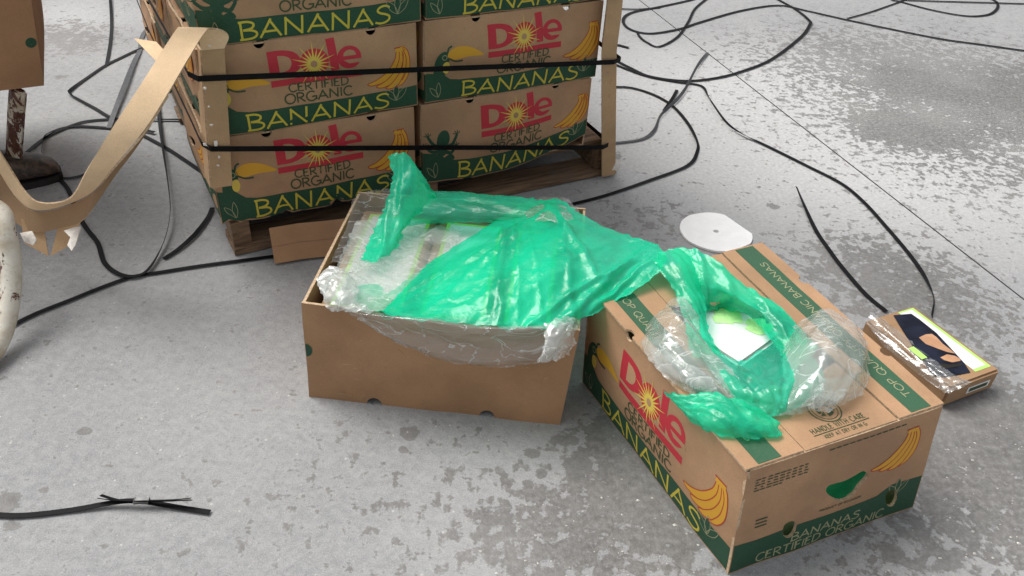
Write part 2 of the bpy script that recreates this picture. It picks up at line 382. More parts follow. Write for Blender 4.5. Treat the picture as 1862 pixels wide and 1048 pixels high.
class Sheet:
    """a list of flat shapes (material, layer, polygon or strip) in panel metres"""
    LEV = dict(green=1, red=1, yellow=1, lidgreen=1, kraft=3)
    def __init__(s): s.items = []; s.lay = 0; s.lev = None; s.n = 0
    def add(s, mat, *shapes):
        for sh in shapes:
            s.n += 1; s.lay = (s.lev if s.lev is not None else s.LEV.get(mat, 2)) + s.n * .0004; s.items.append((mat, s.lay, sh))
            if s.lev is not None: s.lev += .07
    def text(s, mat, txt, x, y, h, wtot=None, wd=None, sl=0, gap=.16, rise=0):
        wd = wd or h * .12
        raw = sum(GL[c][0] + gap for c in txt) - gap
        k = (wtot / raw) if wtot else h
        cx = x
        for c in txt:
            gw, st = GL[c]
            for q in st:
                pts = smooth2(q, 3, False) if len(q) > 3 and c not in 'EFWL' else q
                s.add(mat, stroke([(cx + a * k + sl * b * h, y + b * h + rise * (cx + a * k - x)) for a, b in pts], wd))
            cx += (gw + gap) * k
def xf(sheet, fn):
    o = Sheet(); o.lay = sheet.lay
    for mt, l, sh in sheet.items:
        if sh and sh[0] == 'strip': o.items.append((mt, l, ('strip', [fn(*p) for p in sh[1]], [fn(*p) for p in sh[2]])))
        else: o.items.append((mt, l, [fn(*p) for p in sh]))
    return o

def bunch(S, x, y, w, h, flip=False):
    """hand of bananas: crown at upper right, fingers sweeping down left"""
    f = lambda px, py: (x + (w - px * w if flip else px * w), y + py * h)
    fingers = [[(.72, .95), (.66, .70), (.45, .42), (.2, .25), (.0, .18), (.1, .12), (.35, .16), (.6, .32), (.76, .6), (.82, .9)],
               [(.78, .95), (.76, .66), (.6, .36), (.4, .18), (.2, .08), (.34, .02), (.6, .12), (.8, .38), (.87, .7), (.86, .93)],
               [(.84, .95), (.86, .64), (.74, .32), (.56, .10), (.42, -.01), (.6, -.03), (.82, .14), (.95, .42), (.97, .7), (.9, .93)],
               [(.86, .96), (.94, .7), (.9, .36), (.76, .08), (.68, -.02), (.86, .06), (1.0, .3), (1.03, .62), (.97, .9)]]
    S.lev = 1.0
    for q in fingers:
        pl = [f(*p) for p in smooth2(q, 4)]
        S.add('yellow', pl); S.add('redline', stroke(pl + [pl[0]], .0022))
    S.add('yellow', [f(.68, .9), f(.7, 1.0), f(.92, 1.0), f(.95, .88)]); S.add('redline', stroke([f(.66, .99), f(.93, 1.0)], .003)); S.lev = None
def leaves(S, x, y, s, mat='pale', n=3):
    for i, (a, l) in enumerate([(130, 1.0), (90, 1.1), (50, 1.0)][:n]):
        c, d = math.cos(R(a)), math.sin(R(a))
        q = [(x, y), (x + s * l * .5 * c - s * .17 * d, y + s * l * .5 * d + s * .17 * c), (x + s * l * c, y + s * l * d), (x + s * l * .5 * c + s * .17 * d, y + s * l * .5 * d - s * .17 * c)]
        pl = smooth2(q, 4)
        if i == 1: S.add('green', pl)
        S.add(mat, stroke(pl + [pl[0]], .0013))
def toucan(S, x, y, s):
    P = lambda q: [(x + a * s, y + b * s) for a, b in q]
    S.add('green', P(smooth2([(.0, -.3), (-.02, .3), (.1, .62), (.3, .72), (.42, .58), (.4, .4), (.3, .2), (.34, -.1), (.5, -.3)], 5)))
    S.add('lemon', P(smooth2([(.24, .36), (.38, .42), (.44, .25), (.36, .08), (.24, .14)], 5)))
    S.add('yellow', P(smooth2([(.38, .66), (.62, .82), (1.0, .80), (1.36, .62), (1.42, .52), (1.0, .52), (.6, .46), (.42, .5)], 5)))
    S.add('dark', stroke(P(smooth2([(.40, .52), (.6, .42), (.82, .42)], 4, False)), .05 * s))
    S.add('green', stroke(P(smooth2([(.36, .66), (.40, .80), (.5, .86)], 4, False)), .05 * s))
    S.add('pale', stroke(P(circle(.28, .55, .07, 12) + [(.35, .55)]), .022 * s))
def frog(S, x, y, s):
    P = lambda q: [(x + a * s, y + b * s) for a, b in q]
    S.add('green', P(smooth2([(.3, .0), (.2, .4), (.26, .8), (.45, 1.0), (.66, .96), (.74, .7), (.66, .4), (.56, .05)], 5)))
    for q in ([(.3, .35), (.05, .5), (-.15, .8)], [(.3, .2), (.0, .2), (-.25, .4)], [(.62, .35), (.85, .45), (1.05, .8)], [(.58, .15), (.8, .1), (1.0, .35)]):
        S.add('green', stroke(P(smooth2(q, 4, False)), .16 * s, .1 * s))
        ex, ey = q[-1]
        for a in (40, 80, 120, 160): S.add('green', stroke(P([(ex, ey), (ex + .18 * math.cos(R(a)), ey + .18 * math.sin(R(a)))]), .035 * s))
    for q in ([(.1, .0), (-.15, .1), (-.3, -.1), (.0, -.15)], [(.5, -.1), (.8, .05), (.95, -.15), (.6, -.25)], [(.05, -.2), (.3, -.02), (.5, -.2), (.3, -.4)]):
        S.add('green', P(smooth2(q, 4)))
def logo(S, x, y, w, h):
    """red word mark: D, a sun for the o, l, e over a red bar"""
    f = lambda a, b: (x + a * w, y + b * h)
    def st(pts, wd): S.add('red', stroke([f(*p) for p in pts], wd))
    S.add('red', [f(*p) for p in [(.0, .24), (-.005, .90)] + smooth2([(-.005, .90), (.16, .89), (.29, .80), (.345, .58), (.30, .36), (.17, .25), (.0, .24)], 4, False)[1:-1]])
    S.lev = 1.4
    S.add('kraft', [f(*p) for p in [(.105, .36), (.10, .77)] + smooth2([(.10, .77), (.17, .75), (.225, .68), (.24, .56), (.215, .43), (.16, .37), (.105, .36)], 4, False)[1:-1]])
    S.lev = None
    S.add('red', [f(*p) for p in circle(.485, .52, .155, 26, .33)])
    S.add('red', [f(.655, .24), f(.745, .24), f(.72, 1.06), f(.625, 1.04)])
    S.add('red', [f(*p) for p in circle(.865, .53, .135, 26, .29)])
    S.lev = 1.4
    S.add('kraft', [f(*p) for p in [(.80, .57), (.94, .57)] + arc(.87, .57, .072, .15, 12, 168, 8)])
    S.add('kraft', [f(.80, .47), f(1.02, .47), f(1.02, .36), f(.93, .38), f(.86, .37)])
    S.lev = None
    S.add('red', [f(0, 0), f(1.0, .0), f(1.0, .17), f(0, .17)])
    for i in range(20):
        a = 2 * math.pi * i / 20; r0, r1 = .06, (.25 if i % 2 else .18)
        c, d = math.cos(a), math.sin(a); ax, ay = w * c, w * d
        cx, cy = f(.475, .47); wd = w * .011
        S.add('lemon', [(cx + ax * r0 - d * wd, cy + ay * r0 + c * wd), (cx + ax * r0 + d * wd, cy + ay * r0 - c * wd), (cx + ax * r1, cy + ay * r1)])
    S.add('lemon', [(f(.475, .47)[0] + w * .066 * math.cos(a), f(.475, .47)[1] + w * .066 * math.sin(a)) for a in [2 * math.pi * i / 18 for i in range(18)]])
    S.add('kraft', [(f(.475, .47)[0] + w * .036 * math.cos(a), f(.475, .47)[1] + w * .036 * math.sin(a)) for a in [2 * math.pi * i / 14 for i in range(14)]])
def long_sheet(L, H, animal='toucan', wob=0, dx=0):
    S = Sheet(); b = H * .262
    S.add('green', [(.002, .003), (L - .002, .003), (L - .002, b), (.09, b), (.065, b + .004), (.045, b + .02), (.002, b + .024)])
    S.text('letter', 'BANANAS', .085 + dx, .008, b - .015, .34, .0050)
    S.text('dark', 'ORGANIC', .175 + dx, b + .007, .022, .158, .0036)
    S.text('dark', 'CERTIFIED', .187 + dx, b + .034, .019, .138, .0031)
    logo(S, .148 + dx, H * .505, .213, H * .43)
    bunch(S, .372 + dx, H * .30, .108, H * .46)
    (toucan if animal == 'toucan' else frog)(S, .018 + dx * .4, b + .014, .088 if animal == 'toucan' else .066)
    leaves(S, .445 + dx, b - .03, .042); leaves(S, .035, .012, .036, n=2)
    return S
def end_sheet(L, H):
    S = Sheet(); b = H * .30
    S.add('green', rect(.002, .003, L - .002, b)); S.add('green', [(L * .74, b - .001), (L - .002, b - .001), (L - .002, b + .012), (L * .82, b + .016), (L * .76, b + .004)])
    S.text('pale', 'CERTIFIED ORGANIC', .055, .008, .021, L * .68, .0028)
    S.text('pale', 'BANANAS', L * .30, .034, .020, L * .36, .0028)
    S.text('dark', 'PRODUCT OF ECUADOR', L * .42, b + .016, .0045, L * .22, .0010)
    for i in range(5): S.add('dark', *[rect(.02 + k * .012, H * .90 - i * .0062, .02 + k * .012 + random.uniform(.005, .011), H * .90 - i * .0062 + .0022) for k in range(9 - (i == 4) * 4)])
    for k in range(12): S.add('dark', rect(L * .40 + k * .014, H * .955, L * .40 + k * .014 + .011, H * .955 + .0025))
    for i in range(3): S.add('dark', rect(.035, H * .50 - i * .008, .058, H * .50 - i * .008 + .003))
    bunch(S, L * .66, H * .56, L * .24, H * .34)
    leaves(S, L * .86, b - .012, .034)
    return S

# ------------------------------------------------------------------ panels
def sub_tri(V2, T, maxl):
    """split long edges of a 2-D triangulation until every edge is short"""
    bm = bmesh.new(); vs_ = [bm.verts.new((x, y, 0)) for x, y in V2]
    for t in T:
        try: bm.faces.new([vs_[i] for i in t])
        except ValueError: pass
    for _ in range(7):
        es = [e for e in bm.edges if e.calc_length() > maxl]
        if not es: break
        bmesh.ops.subdivide_edges(bm, edges=es, cuts=1, use_grid_fill=False)
        bmesh.ops.triangulate(bm, faces=bm.faces[:])
    bm.verts.index_update()
    O = [(v.co.x, v.co.y) for v in bm.verts]; Fc = [[v.index for v in f.verts] for f in bm.faces]
    bd = [(e.verts[0].index, e.verts[1].index) for e in bm.edges if len(e.link_faces) == 1]
    # orient faces counter-clockwise
    for f in Fc:
        a, b_, c = (O[i] for i in f[:3])
        if (b_[0] - a[0]) * (c[1] - a[1]) - (b_[1] - a[1]) * (c[0] - a[0]) < 0: f.reverse()
    bm.free(); return O, Fc, bd
def tess(loops):
    T = tessellate_polygon([[Vector((x, y, 0)) for x, y in l] for l in loops])
    return [p for l in loops for p in l], T
def inside(x, y, poly):
    c = False; j = len(poly) - 1
    for i in range(len(poly)):
        (x0, y0), (x1, y1) = poly[i], poly[j]
        if (y0 > y) != (y1 > y) and x < (x1 - x0) * (y - y0) / (y1 - y0) + x0: c = not c
        j = i
    return c
def panel(name, outline, holes, fn, base, th, sheet=None, parent=None, maxl=.05, edge='edge', back=None):
    """fn(u, v, off) -> world point; off is measured outwards from the outer face"""
    names = [base, edge, back or base]; V, F, I = [], [], []
    V2, T = tess([outline] + holes); O, Fc, bd = sub_tri(V2, T, maxl); n = len(O)
    V += [fn(x, y, 0) for x, y in O] + [fn(x, y, -th) for x, y in O]
    for f in Fc:
        F.append(f); I.append(0); F.append([i + n for i in reversed(f)]); I.append(2)
    for a, b_ in bd: F.append((a, b_, b_ + n, a + n)); I.append(1)
    if sheet:
        for mt, lay, sh in sheet.items:
            if mt not in names: names.append(mt)
            k = names.index(mt); off = .0001 + lay * .0003
            if sh[0] == 'strip':
                Lf, Rt = sh[1], sh[2]; V2 = Lf + Rt; c = len(Lf); T = []
                for i in range(c - 1): T += [(i, i + 1, c + i), (i + 1, c + i + 1, c + i)]
            else: V2, T = tess([sh])
            near_hole = any(min(p[0] for p in V2) < max(q[0] for q in h_) and max(p[0] for p in V2) > min(q[0] for q in h_) and min(p[1] for p in V2) < max(q[1] for q in h_) and max(p[1] for p in V2) > min(q[1] for q in h_) for h_ in holes)
            O, Fc, _ = sub_tri(V2, T, .006 if near_hole else maxl); b0 = len(V)
            if near_hole: Fc = [f for f in Fc if not any(inside(sum(O[i][0] for i in f) / 3, sum(O[i][1] for i in f) / 3, h_) for h_ in holes)]
            V += [fn(x, y, off) for x, y in O]
            for f in Fc: F.append([i + b0 for i in f]); I.append(k)
    return mesh(name, V, F, [M[q] for q in names], I, parent)
def wall_outline(L, H, top=(), bottom=(), r=.013):
    """rectangle with half-round finger notches in its top and bottom edges"""
    pl = [(0, 0)]
    for c in sorted(bottom): pl += [(c - r, 0)] + [(c - r * math.cos(R(a)), r * 1.1 * math.sin(R(a))) for a in range(20, 180, 20)] + [(c + r, 0)]
    pl += [(L, 0), (L, H)]
    for c in sorted(top, reverse=True): pl += [(c + r, H)] + [(c + r * math.cos(R(a)), H - r * 1.1 * math.sin(R(a))) for a in range(20, 180, 20)] + [(c - r, H)]
    pl.append((0, H)); return pl

# ------------------------------------------------------------------ the pallet frame of reference
SO = at(432, 465); SE = at(1135, 312)
SD = (SE - SO).normalized(); SN = Vector((-SD.y, SD.x, 0)); SYAW = math.atan2(SD.y, SD.x)
def sp(u, dpt, z): return SO + SD * u + SN * dpt + Vector((0, 0, z))

pal = empty('pallet', SO, SYAW, 'worn wooden pallet on the concrete under the stacked banana cartons', 'pallet')
def plank(name, u0, u1, d0, d1, z0, z1, parent, jit=.004):
    V = []
    nseg = 6; along_u = (u1 - u0) > (d1 - d0)
    for i in range(nseg + 1):
        t = i / nseg
        for a, c in ((0, 0), (1, 0), (1, 1), (0, 1)):
            if along_u: u = u0 + (u1 - u0) * t; d = d0 + (d1 - d0) * a
            else: d = d0 + (d1 - d0) * t; u = u0 + (u1 - u0) * a
            z = z0 + (z1 - z0) * c
            j = Vector((random.uniform(-jit, jit), random.uniform(-jit, jit), random.uniform(-.0015, .0015)))
            V.append(sp(u, d, z) + j)
    F = [(0, 1, 2, 3), tuple(nseg * 4 + k for k in (3, 2, 1, 0))]
    for i in range(nseg):
        for k in range(4): a = i * 4 + k; b_ = i * 4 + (k + 1) % 4; F.append((a, a + 4, b_ + 4, b_))
    return mesh(name, V, F, M['wood'], None, parent)
for u in (0, .5, 1.06): plank('stringer', u, u + .045, .012, 1.2, .0225, .088, pal)
for i, d in enumerate((0.0, .40, .80, 1.10)): plank('bottom_board', -.004, 1.125, d, d + .10, .004, .020, pal)
for i in range(8): plank('deck_board', .012, 1.100, .030 + i * .153, .125 + i * .153, .0905, .107, pal)

# ------------------------------------------------------------------ banana cartons of the stack
CL, CW, CH = .503, .40, .208
def carton(loc, label, animal, seed, bulge=.014, sheet_on=True, group='banana cartons stacked on the pallet', sag=0.0, drop=0.0, lift=0.0, dx=0, rot=0.0, wear=0.0):
    o = empty('banana_carton', loc, SYAW + rot, label, 'carton', group)
    global WORLD_SPACE
    WORLD_SPACE = False
    rs = random.Random(seed); ph = rs.uniform(0, 50)
    def bl(u, v, L): return bulge * max(0, math.sin(math.pi * min(1, max(0, u / L)))) ** .6 * max(0, math.sin(math.pi * min(1, max(0, v / CH)))) ** .7 + .006 * noise.noise(Vector((u * 7 + ph, v * 10, ph))) * min(1, min(u, L - u) * 30)
    def vv(u, v, L):
        t = 1 - v / CH
        z = v - sag * t * math.sin(math.pi * min(1, max(0, u / L))) + .003 * noise.noise(Vector((u * 14 + ph, 3, ph))) * t
        z -= drop * t ** 3
        if lift: z += lift * max(0, (u / L - .45) / .55) ** 1.4 * t
        if wear: z += wear * max(0, noise.noise(Vector((u * 30 + ph, 1, 2)))) * t ** 10
        return z
    front = lambda u, v, off: Vector((u, -(off + bl(u, v, CL)), vv(u, v, CL)))
    rgt = lambda u, v, off: Vector((CL + off + bl(u, v, CW), u, v))
    lft = lambda u, v, off: Vector((-off - bl(u, v, CW), CW - u, v))
    bck = lambda u, v, off: Vector((CL - u, CW + off + bl(u, v, CL), v))
    top = lambda u, v, off: Vector((.004 + u, .004 + v, CH - .002 + off))
    nt_ = (.135, .39)
    panel('front_panel', wall_outline(CL, CH, nt_, (.13, .385)), [], front, 'kraft', .005, long_sheet(CL, CH, animal, dx=dx) if sheet_on else None, o, .022)
    e = end_sheet(CW, CH)
    hole = [smooth2([(CW * .43, CH * .56), (CW * .5, CH * .52), (CW * .6, CH * .60), (CW * .62, CH * .67), (CW * .5, CH * .64)], 3)]
    panel('end_panel', wall_outline(CW - .012, CH - .004), hole, lambda u, v, f: lft(u + .006, v + .002, f), 'kraft', .005, e, o, .08)
    panel('end_panel', wall_outline(CW - .012, CH - .004), hole, lambda u, v, f: rgt(u + .006, v + .002, f), 'kraft', .005, None, o, .1)
    panel('back_panel', wall_outline(CL, CH), [], bck, 'kraft', .005, None, o, .12)
    for a, b_ in ((0, .18), (CW - .188, CW - .008)):
        panel('top_flap', [(0, a), (CL - .008, a), (CL - .008, b_), (0, b_)], [], top, 'kraft', .004, None, o, .2)
    panel('base', [(.006, .006), (CL - .006, .006), (CL - .006, CW - .006), (.006, CW - .006)], [], lambda u, v, f: Vector((u, v, .006 + f)), 'kraft', .004, None, o, .25)
    WORLD_SPACE = True
    return o
Z0, PIT = .1085, .2105
front_specs = [
 (-.022, .006, 0, 'bottom carton of the left column, printed with a toucan, torn along its lower edge', 'toucan', dict(sag=.007, wear=.03, drop=.016)),
 (-.010, .010, 1, 'middle carton of the left column behind the upper strap, its toucan half covered', 'toucan', dict(sag=.002)),
 (.004, .014, 2, 'top carton of the left column with a green tree frog beside the bent cardboard strip', 'frog', dict(sag=.004)),
 (.502, .008, 0, 'bottom carton of the right column with green frog, its lower right edge crushed', 'frog', dict(lift=.055, sag=.014, dx=.016, drop=.014)),
 (.514, .010, 1, 'middle carton of the right column with a toucan sitting beside big leaves', 'toucan', dict(sag=.003, dx=.016)),
 (.520, .016, 2, 'top carton of the right column, only its green band in the photo', 'toucan', dict(sag=.002, dx=.012))]
fronts = []
for k, (u, d, l, lab, an, kw) in enumerate(front_specs):
    fronts.append(carton(sp(u, d, Z0 + l * PIT), lab, an, 3 + k * 7, **kw))
for l in range(3):          # the rows behind: left ones seen along the stack's left side
    for row in (1, 2):
        for c_ in (0, 1):
            src = fronts[l + 3 * c_]
            o = copy_tree(src); o.location = sp((-.012, .515)[c_] + random.uniform(-.012, .012), .018 + row * .405, Z0 + l * PIT)
            nm = ('bottom', 'middle', 'top')[l]; rw = ('second', 'third')[row - 1]
            o['label'] = ('%s carton of the %s row back on the stack\'s left side' if c_ == 0 else '%s carton of the %s row back on the stack\'s right side') % (nm, rw)

for l in (3, 4):            # the stack goes on above the photo's upper edge
    for row in (0, 1, 2):
        for c_ in (0, 1):
            o = copy_tree(fronts[(l + row) % 2 + 3 * c_]); o.location = sp((-.004, .518)[c_] + random.uniform(-.008, .008), .018 + row * .405, Z0 + l * PIT)
            o['label'] = 'carton high on the stack, above the upper edge of the photo'
# ------------------------------------------------------------------ corner boards
def ribbon(name, A, B, mat, th, parent, smooth=True, backmat=None):
    """a thick sheet between two rails (lists of points)"""
    n = len(A); V, F, I = [], [], []
    for i in range(n):
        t = (A[min(i + 1, n - 1)] - A[max(i - 1, 0)]).normalized(); s = (B[i] - A[i]).normalized()
        nn = s.cross(t).normalized() * th * .5
        V += [A[i] + nn, B[i] + nn, B[i] - nn, A[i] - nn]
    for i in range(n - 1):
        a = i * 4
        for k in range(4): F.append((a + k, a + (k + 1) % 4, a + 4 + (k + 1) % 4, a + 4 + k)); I.append((0, 1, 2, 1)[k])
    F.append((3, 2, 1, 0)); F.append(tuple(n * 4 - 4 + k for k in range(4))); I += [1, 1]
    o = mesh(name, V, F, [M[mat], M['edge'], M[backmat or mat]], I, parent, False)
    for p in o.data.polygons: p.use_smooth = True
    o.data.set_sharp_from_angle(angle=R(35))
    return o
lb = empty('corner_board', sp(0, 0, .2), 0, 'tan corner board on the left stack edge, upper end bent into a hanging strip', 'corner board')
zs = [.212, .25, .32, .40, .48, .535]
fo = -.022
Ai = [sp(-.034 + .10 * (z - .195), fo, z) for z in zs]; Bi = [sp(.012 + .10 * (z - .195), fo - .004, z) for z in zs]
ribbon('front_flange', Ai, Bi, 'board', .004, lb)
Ci = [sp(-.036 + .10 * (z - .195), fo + .062, z) for z in zs]
Ai2 = [p - SD * .001 + SN * .003 for p in Ai]
ribbon('side_flange', Ci, Ai2, 'board', .004, lb)
# the strip that folds over and hangs down to the left
upL = [Ai[-1]] + [at(357, 64, .565), at(330, 52, .585), at(318, 58, .585), at(285, 110, .545), at(250, 165, .50), at(205, 233, .43), at(160, 306, .345), at(132, 356, .272), at(100, 369, .236), at(66, 366, .226), at(44, 346, .242), at(26, 318, .272), at(0, 276, .325), at(-16, 246, .36)]
upR = [Bi[-1]] + [at(416, 66, .56), at(398, 54, .58), at(374, 58, .578), at(340, 112, .546), at(306, 170, .502), at(262, 238, .432), at(207, 302, .342), at(165, 350, .262), at(106, 376, .206), at(62, 381, .196), at(34, 362, .206), at(14, 336, .232), at(-8, 300, .285), at(-26, 268, .325)]
SL, SR = catmull(upL, 6), catmull(upR, 6)
ribbon('bent_strip', SL, SR, 'strip', .0035, lb, True, 'strip')
lowA = [p + Vector((0, -.001, -.004)) for p in upR[5:]]
px2 = [at(303, 178, .474), at(254, 258, .392), at(205, 324, .288), at(154, 398, .196), at(112, 414, .158), at(66, 422, .148), at(24, 400, .156), at(2, 362, .19), at(-16, 330, .236), at(-34, 292, .29)]
ribbon('folded_edge', catmull(lowA, 6), catmull(px2, 6), 'boardin', .0035, lb, True)
P = [at(244, 70, .53), at(284, 76, .535), at(306, 100, .525), at(288, 116, .512)]; nn = Vector((.1, -.6, .7)).normalized() * .003
mesh('torn_corner', P + [p - nn for p in P], [(0, 1, 2, 3), (7, 6, 5, 4), (0, 4, 5, 1), (1, 5, 6, 2), (2, 6, 7, 3), (3, 7, 4, 0)], M['strip'], None, lb)
# torn tongue below the bend with a V notch
tongue = [[(38, 398), (44, 442), (88, 466), (78, 404)], [(108, 400), (92, 466), (128, 446), (152, 392)]]
for q in tongue:
    P = [at(x, y, .152 - (y - 415) * .0010) for x, y in q]
    nn = Vector((.3, -.9, .3)).normalized() * .0035
    mesh('torn_tongue', P + [p - nn for p in P], [(0, 1, 2, 3), (7, 6, 5, 4), (0, 4, 5, 1), (1, 5, 6, 2), (2, 6, 7, 3), (3, 7, 4, 0)], M['board'], None, lb)
def scrap(name, poly, z0, dz, mat, parent, th=.003):
    rs = random.Random(len(poly)); c = [at(x, y, z0 + dz * (y - poly[0][1])) for x, y in poly]
    ctr = sum(c, Vector()) / len(c) + Vector((0, -.006, .004)); ctr2 = ctr - Vector((0, -.003, th))
    n = len(c); V = c + [p - Vector((0, -.002, th)) for p in c] + [ctr, ctr2]
    F = []
    for i in range(n): j = (i + 1) % n; F += [(i, j, 2 * n), (n + j, n + i, 2 * n + 1), (i, n + i, n + j, j)]
    return mesh(name, V, F, M[mat], None, parent)
scrap('torn_paper', [(36, 424), (58, 420), (66, 436), (60, 446), (44, 440)], .168, -.0004, 'torn', lb)
scrap('torn_paper', [(116, 420), (132, 414), (146, 412), (142, 428), (138, 444), (130, 456), (122, 446), (132, 436), (124, 428)], .17, -.0004, 'torn', lb)
for px_, py_, z_ in ((381, 83, .53), (372, 160, .46), (379, 193, .40), (372, 262, .30), (392, 262, .295), (396, 300, .235), (398, 285, .25), (384, 226, .36)):
    p = at(px_, py_, z_); q = on_plane(px_, py_, SO, SN, fo - .006)
    s_ = random.uniform(.003, .0055) * (2.2 if py_ in (262,) else 1)
    k_ = 7; V = [q + SD * s_ * random.uniform(.35, 1.1) * math.cos(i * .9) + Vector((0, 0, s_ * random.uniform(.3, 1.0) * math.sin(i * .9))) - SN * random.uniform(0, .004) for i in range(k_)] + [q - SN * .005]
    mesh('paper_tear', V, [(i, (i + 1) % k_, k_) for i in range(k_)] + [tuple(reversed(range(k_)))], M['torn'], None, lb)
rb = empty('corner_board', sp(1.05, 0, .02), 0, 'straight tan cardboard corner board standing at the right edge of the stack', 'corner board')
zs = [.012, .06, .12, .2, .3, .4, .5, .62, .76]
f1 = lambda z: 1.108 - .135 * z if z < .5 else 1.122 - .0675 - .05 * (z - .5)
A = [sp(f1(z) - .045, -.019, z) for z in zs]; B = [sp(f1(z), -.022, z) for z in zs]
ribbon('front_flange', A, B, 'board', .004, rb); Cc = [sp(f1(z) + .001, .05, z) for z in zs]; B2 = [p + SN * .003 for p in B]
ribbon('side_flange', B2, Cc, 'board', .004, rb)
q = sp(1.108, -.022, .035)
mesh('torn_paper', [q + SD * a + Vector((0, 0, b_)) - SN * c for a, b_, c in ((-.02, -.01, 0), (.012, -.016, 0), (.016, .02, 0), (-.01, .03, 0), (0, .005, .006))], [(0, 1, 4), (1, 2, 4), (2, 3, 4), (3, 0, 4), (3, 2, 1, 0)], M['torn'], None, rb)

# ------------------------------------------------------------------ straps
def strap(name, pts, label, wd=.0118, th=.0010, group=None, twist=None, mat='strap', parent=None, n=8, raw=False):
    """pts: (px, py[, z[, twist degrees]]) traced along the strap, or world points when raw"""
    P, T = [], []
    for i, q in enumerate(pts):
        if raw: P.append(Vector(q[:3])); T.append(q[3] if len(q) > 3 else 0)
        else:
            z = q[2] if len(q) > 2 else 0.004
            P.append(at(q[0], q[1], z)); T.append(q[3] if len(q) > 3 else 0)
    C = catmull(P, n); Tc = [v.x for v in catmull([Vector((t, 0, 0)) for t in T], n)]
    A, B = [], []
    for i, p in enumerate(C):
        t = (C[min(i + 1, len(C) - 1)] - C[max(i - 1, 0)]).normalized()
        s = t.cross(Vector((0, 0, 1)))
        s = s.normalized() if s.length > .05 else Vector((1, 0, 0))
        u_ = s.cross(t); a = R(Tc[i]); d = s * math.cos(a) + u_ * math.sin(a)
        lift = Vector((0, 0, max(0, .5 * wd * abs(d.z) + .002 - p.z) if not raw else 0))
        A.append(p + lift - d * wd / 2); B.append(p + lift + d * wd / 2)
    nn = len(A); V, F = [], []
    for i in range(nn):
        t = (A[min(i + 1, nn - 1)] - A[max(i - 1, 0)]).normalized(); w_ = (B[i] - A[i]).normalized().cross(t).normalized() * th
        V += [A[i], B[i], B[i] + w_, A[i] + w_]
    for i in range(nn - 1):
        a = i * 4
        for k in range(4): F.append((a + k, a + 4 + k, a + 4 + (k + 1) % 4, a + (k + 1) % 4))
    F += [(0, 1, 2, 3), tuple(nn * 4 - 4 + k for k in (3, 2, 1, 0))]
    o = mesh(name, V, F, M[mat], None, parent)
    if label: tag(o, label, 'strap', group)
    return o
def band(pts, label):
    return strap('pallet_strap', [(*p, 90) for p in pts], label, .013, .001, 'straps drawn tight round the stack', raw=True, n=1)
def around(z0, z1, zl):
    f = -.0315
    return [sp(-.036, 1.22, zl), sp(-.045, .7, zl + .01), sp(-.040 + .004, .10, z0 + .012), sp(-.034, -.004, z0 + .003), sp(-.018, f, z0), sp(.25, f, z0 + (z1 - z0) * .25), sp(.52, f, z0 + (z1 - z0) * .5), sp(.8, f, z0 + (z1 - z0) * .77), sp(1.045, f, z1), sp(1.074, -.02, z1), sp(1.08, .06, z1), sp(1.05, .7, z1 + .05), sp(1.05, 1.22, z1 + .06)]
band(around(.479, .372, .47), 'upper black strap round the carton stack, across the middle row')
band(around(.314, .117, .33), 'lower black strap round the carton stack, across the bottom row')
GS = 'loose black straps lying on the concrete'
H = .0045
strap('loose_strap', [(-60, 633), (0, 604), (60, 573), (130, 545), (190, 521), (240, 504), (300, 494), (370, 483), (440, 474), (500, 466), (560, 459)], 'long straight black strap running from the left photo edge to the pallet corner', group=GS)
strap('loose_strap', [(36, 300, .006), (60, 300), (84, 296), (105, 323), (124, 345), (140, 385), (156, 414), (178, 443), (190, 478), (215, 498, .006), (243, 503, .007), (268, 492, .008, 20), (290, 458, .012, 50), (304, 421, .02, 65), (310, 378, .03, 75), (305, 327, .03, 75), (298, 280, .02, 60), (291, 229, .01, 35), (287, 183, .008), (284, 140)], 'black strap curling into a U between the bent strip and the pallet', group=GS)
strap('loose_strap', [(312, 68), (280, 80), (252, 90), (222, 104), (192, 119), (155, 144), (130, 163, .006, 30), (127, 170, .008, 40), (140, 179, .006, 20), (172, 197), (203, 214), (240, 217), (275, 217, .006, 30), (345, 219, .004, 50)], 'black strap with a sharp leftward point above the white tube', group=GS)
strap('loose_strap', [(30, 290), (49, 277), (72, 258), (100, 241), (143, 224), (170, 219), (197, 217), (205, 214)], 'black strap arching from the boot up to the crossing straps', group=GS)
strap('loose_strap', [(76, 275, .008, 70), (80, 250, .008, 60), (100, 238), (137, 230), (197, 233), (225, 236), (252, 243), (300, 268), (343, 296), (385, 325)], 'black strap running right from its small loop to the stack bottom', group=GS)
strap('loose_strap', [(215, 226), (250, 234, .007), (281, 241, .007)], 'short cut black strap end beside the bent strip', group=GS)
strap('loose_strap', [(386, 378), (378, 396, .006), (355, 426, .008, 15), (326, 452, .006), (298, 471)], 'short curved black strap end lying before the left pallet corner', group=GS)
strap('loose_strap', [(197, -30, .02, 30), (201, 5, .012, 25), (203, 45), (201, 75), (198, 95), (194, 117)], 'black strap hanging straight down at the top near the left carton', group=GS)
strap('loose_strap', [(310, 30, .02), (292, 35, .01), (270, 51), (258, 68), (254, 92), (243, 115, .01, 10), (225, 160, .014, 10), (208, 205, .01), (198, 233)], 'grey black strap bending from the stack down behind the bent strip', group=GS, mat='strapgrey', wd=.016)
strap('loose_strap', [(100, 325), (128, 324), (150, 319), (185, 306)], 'short flat black strap beside the dark boot toe', group=GS)
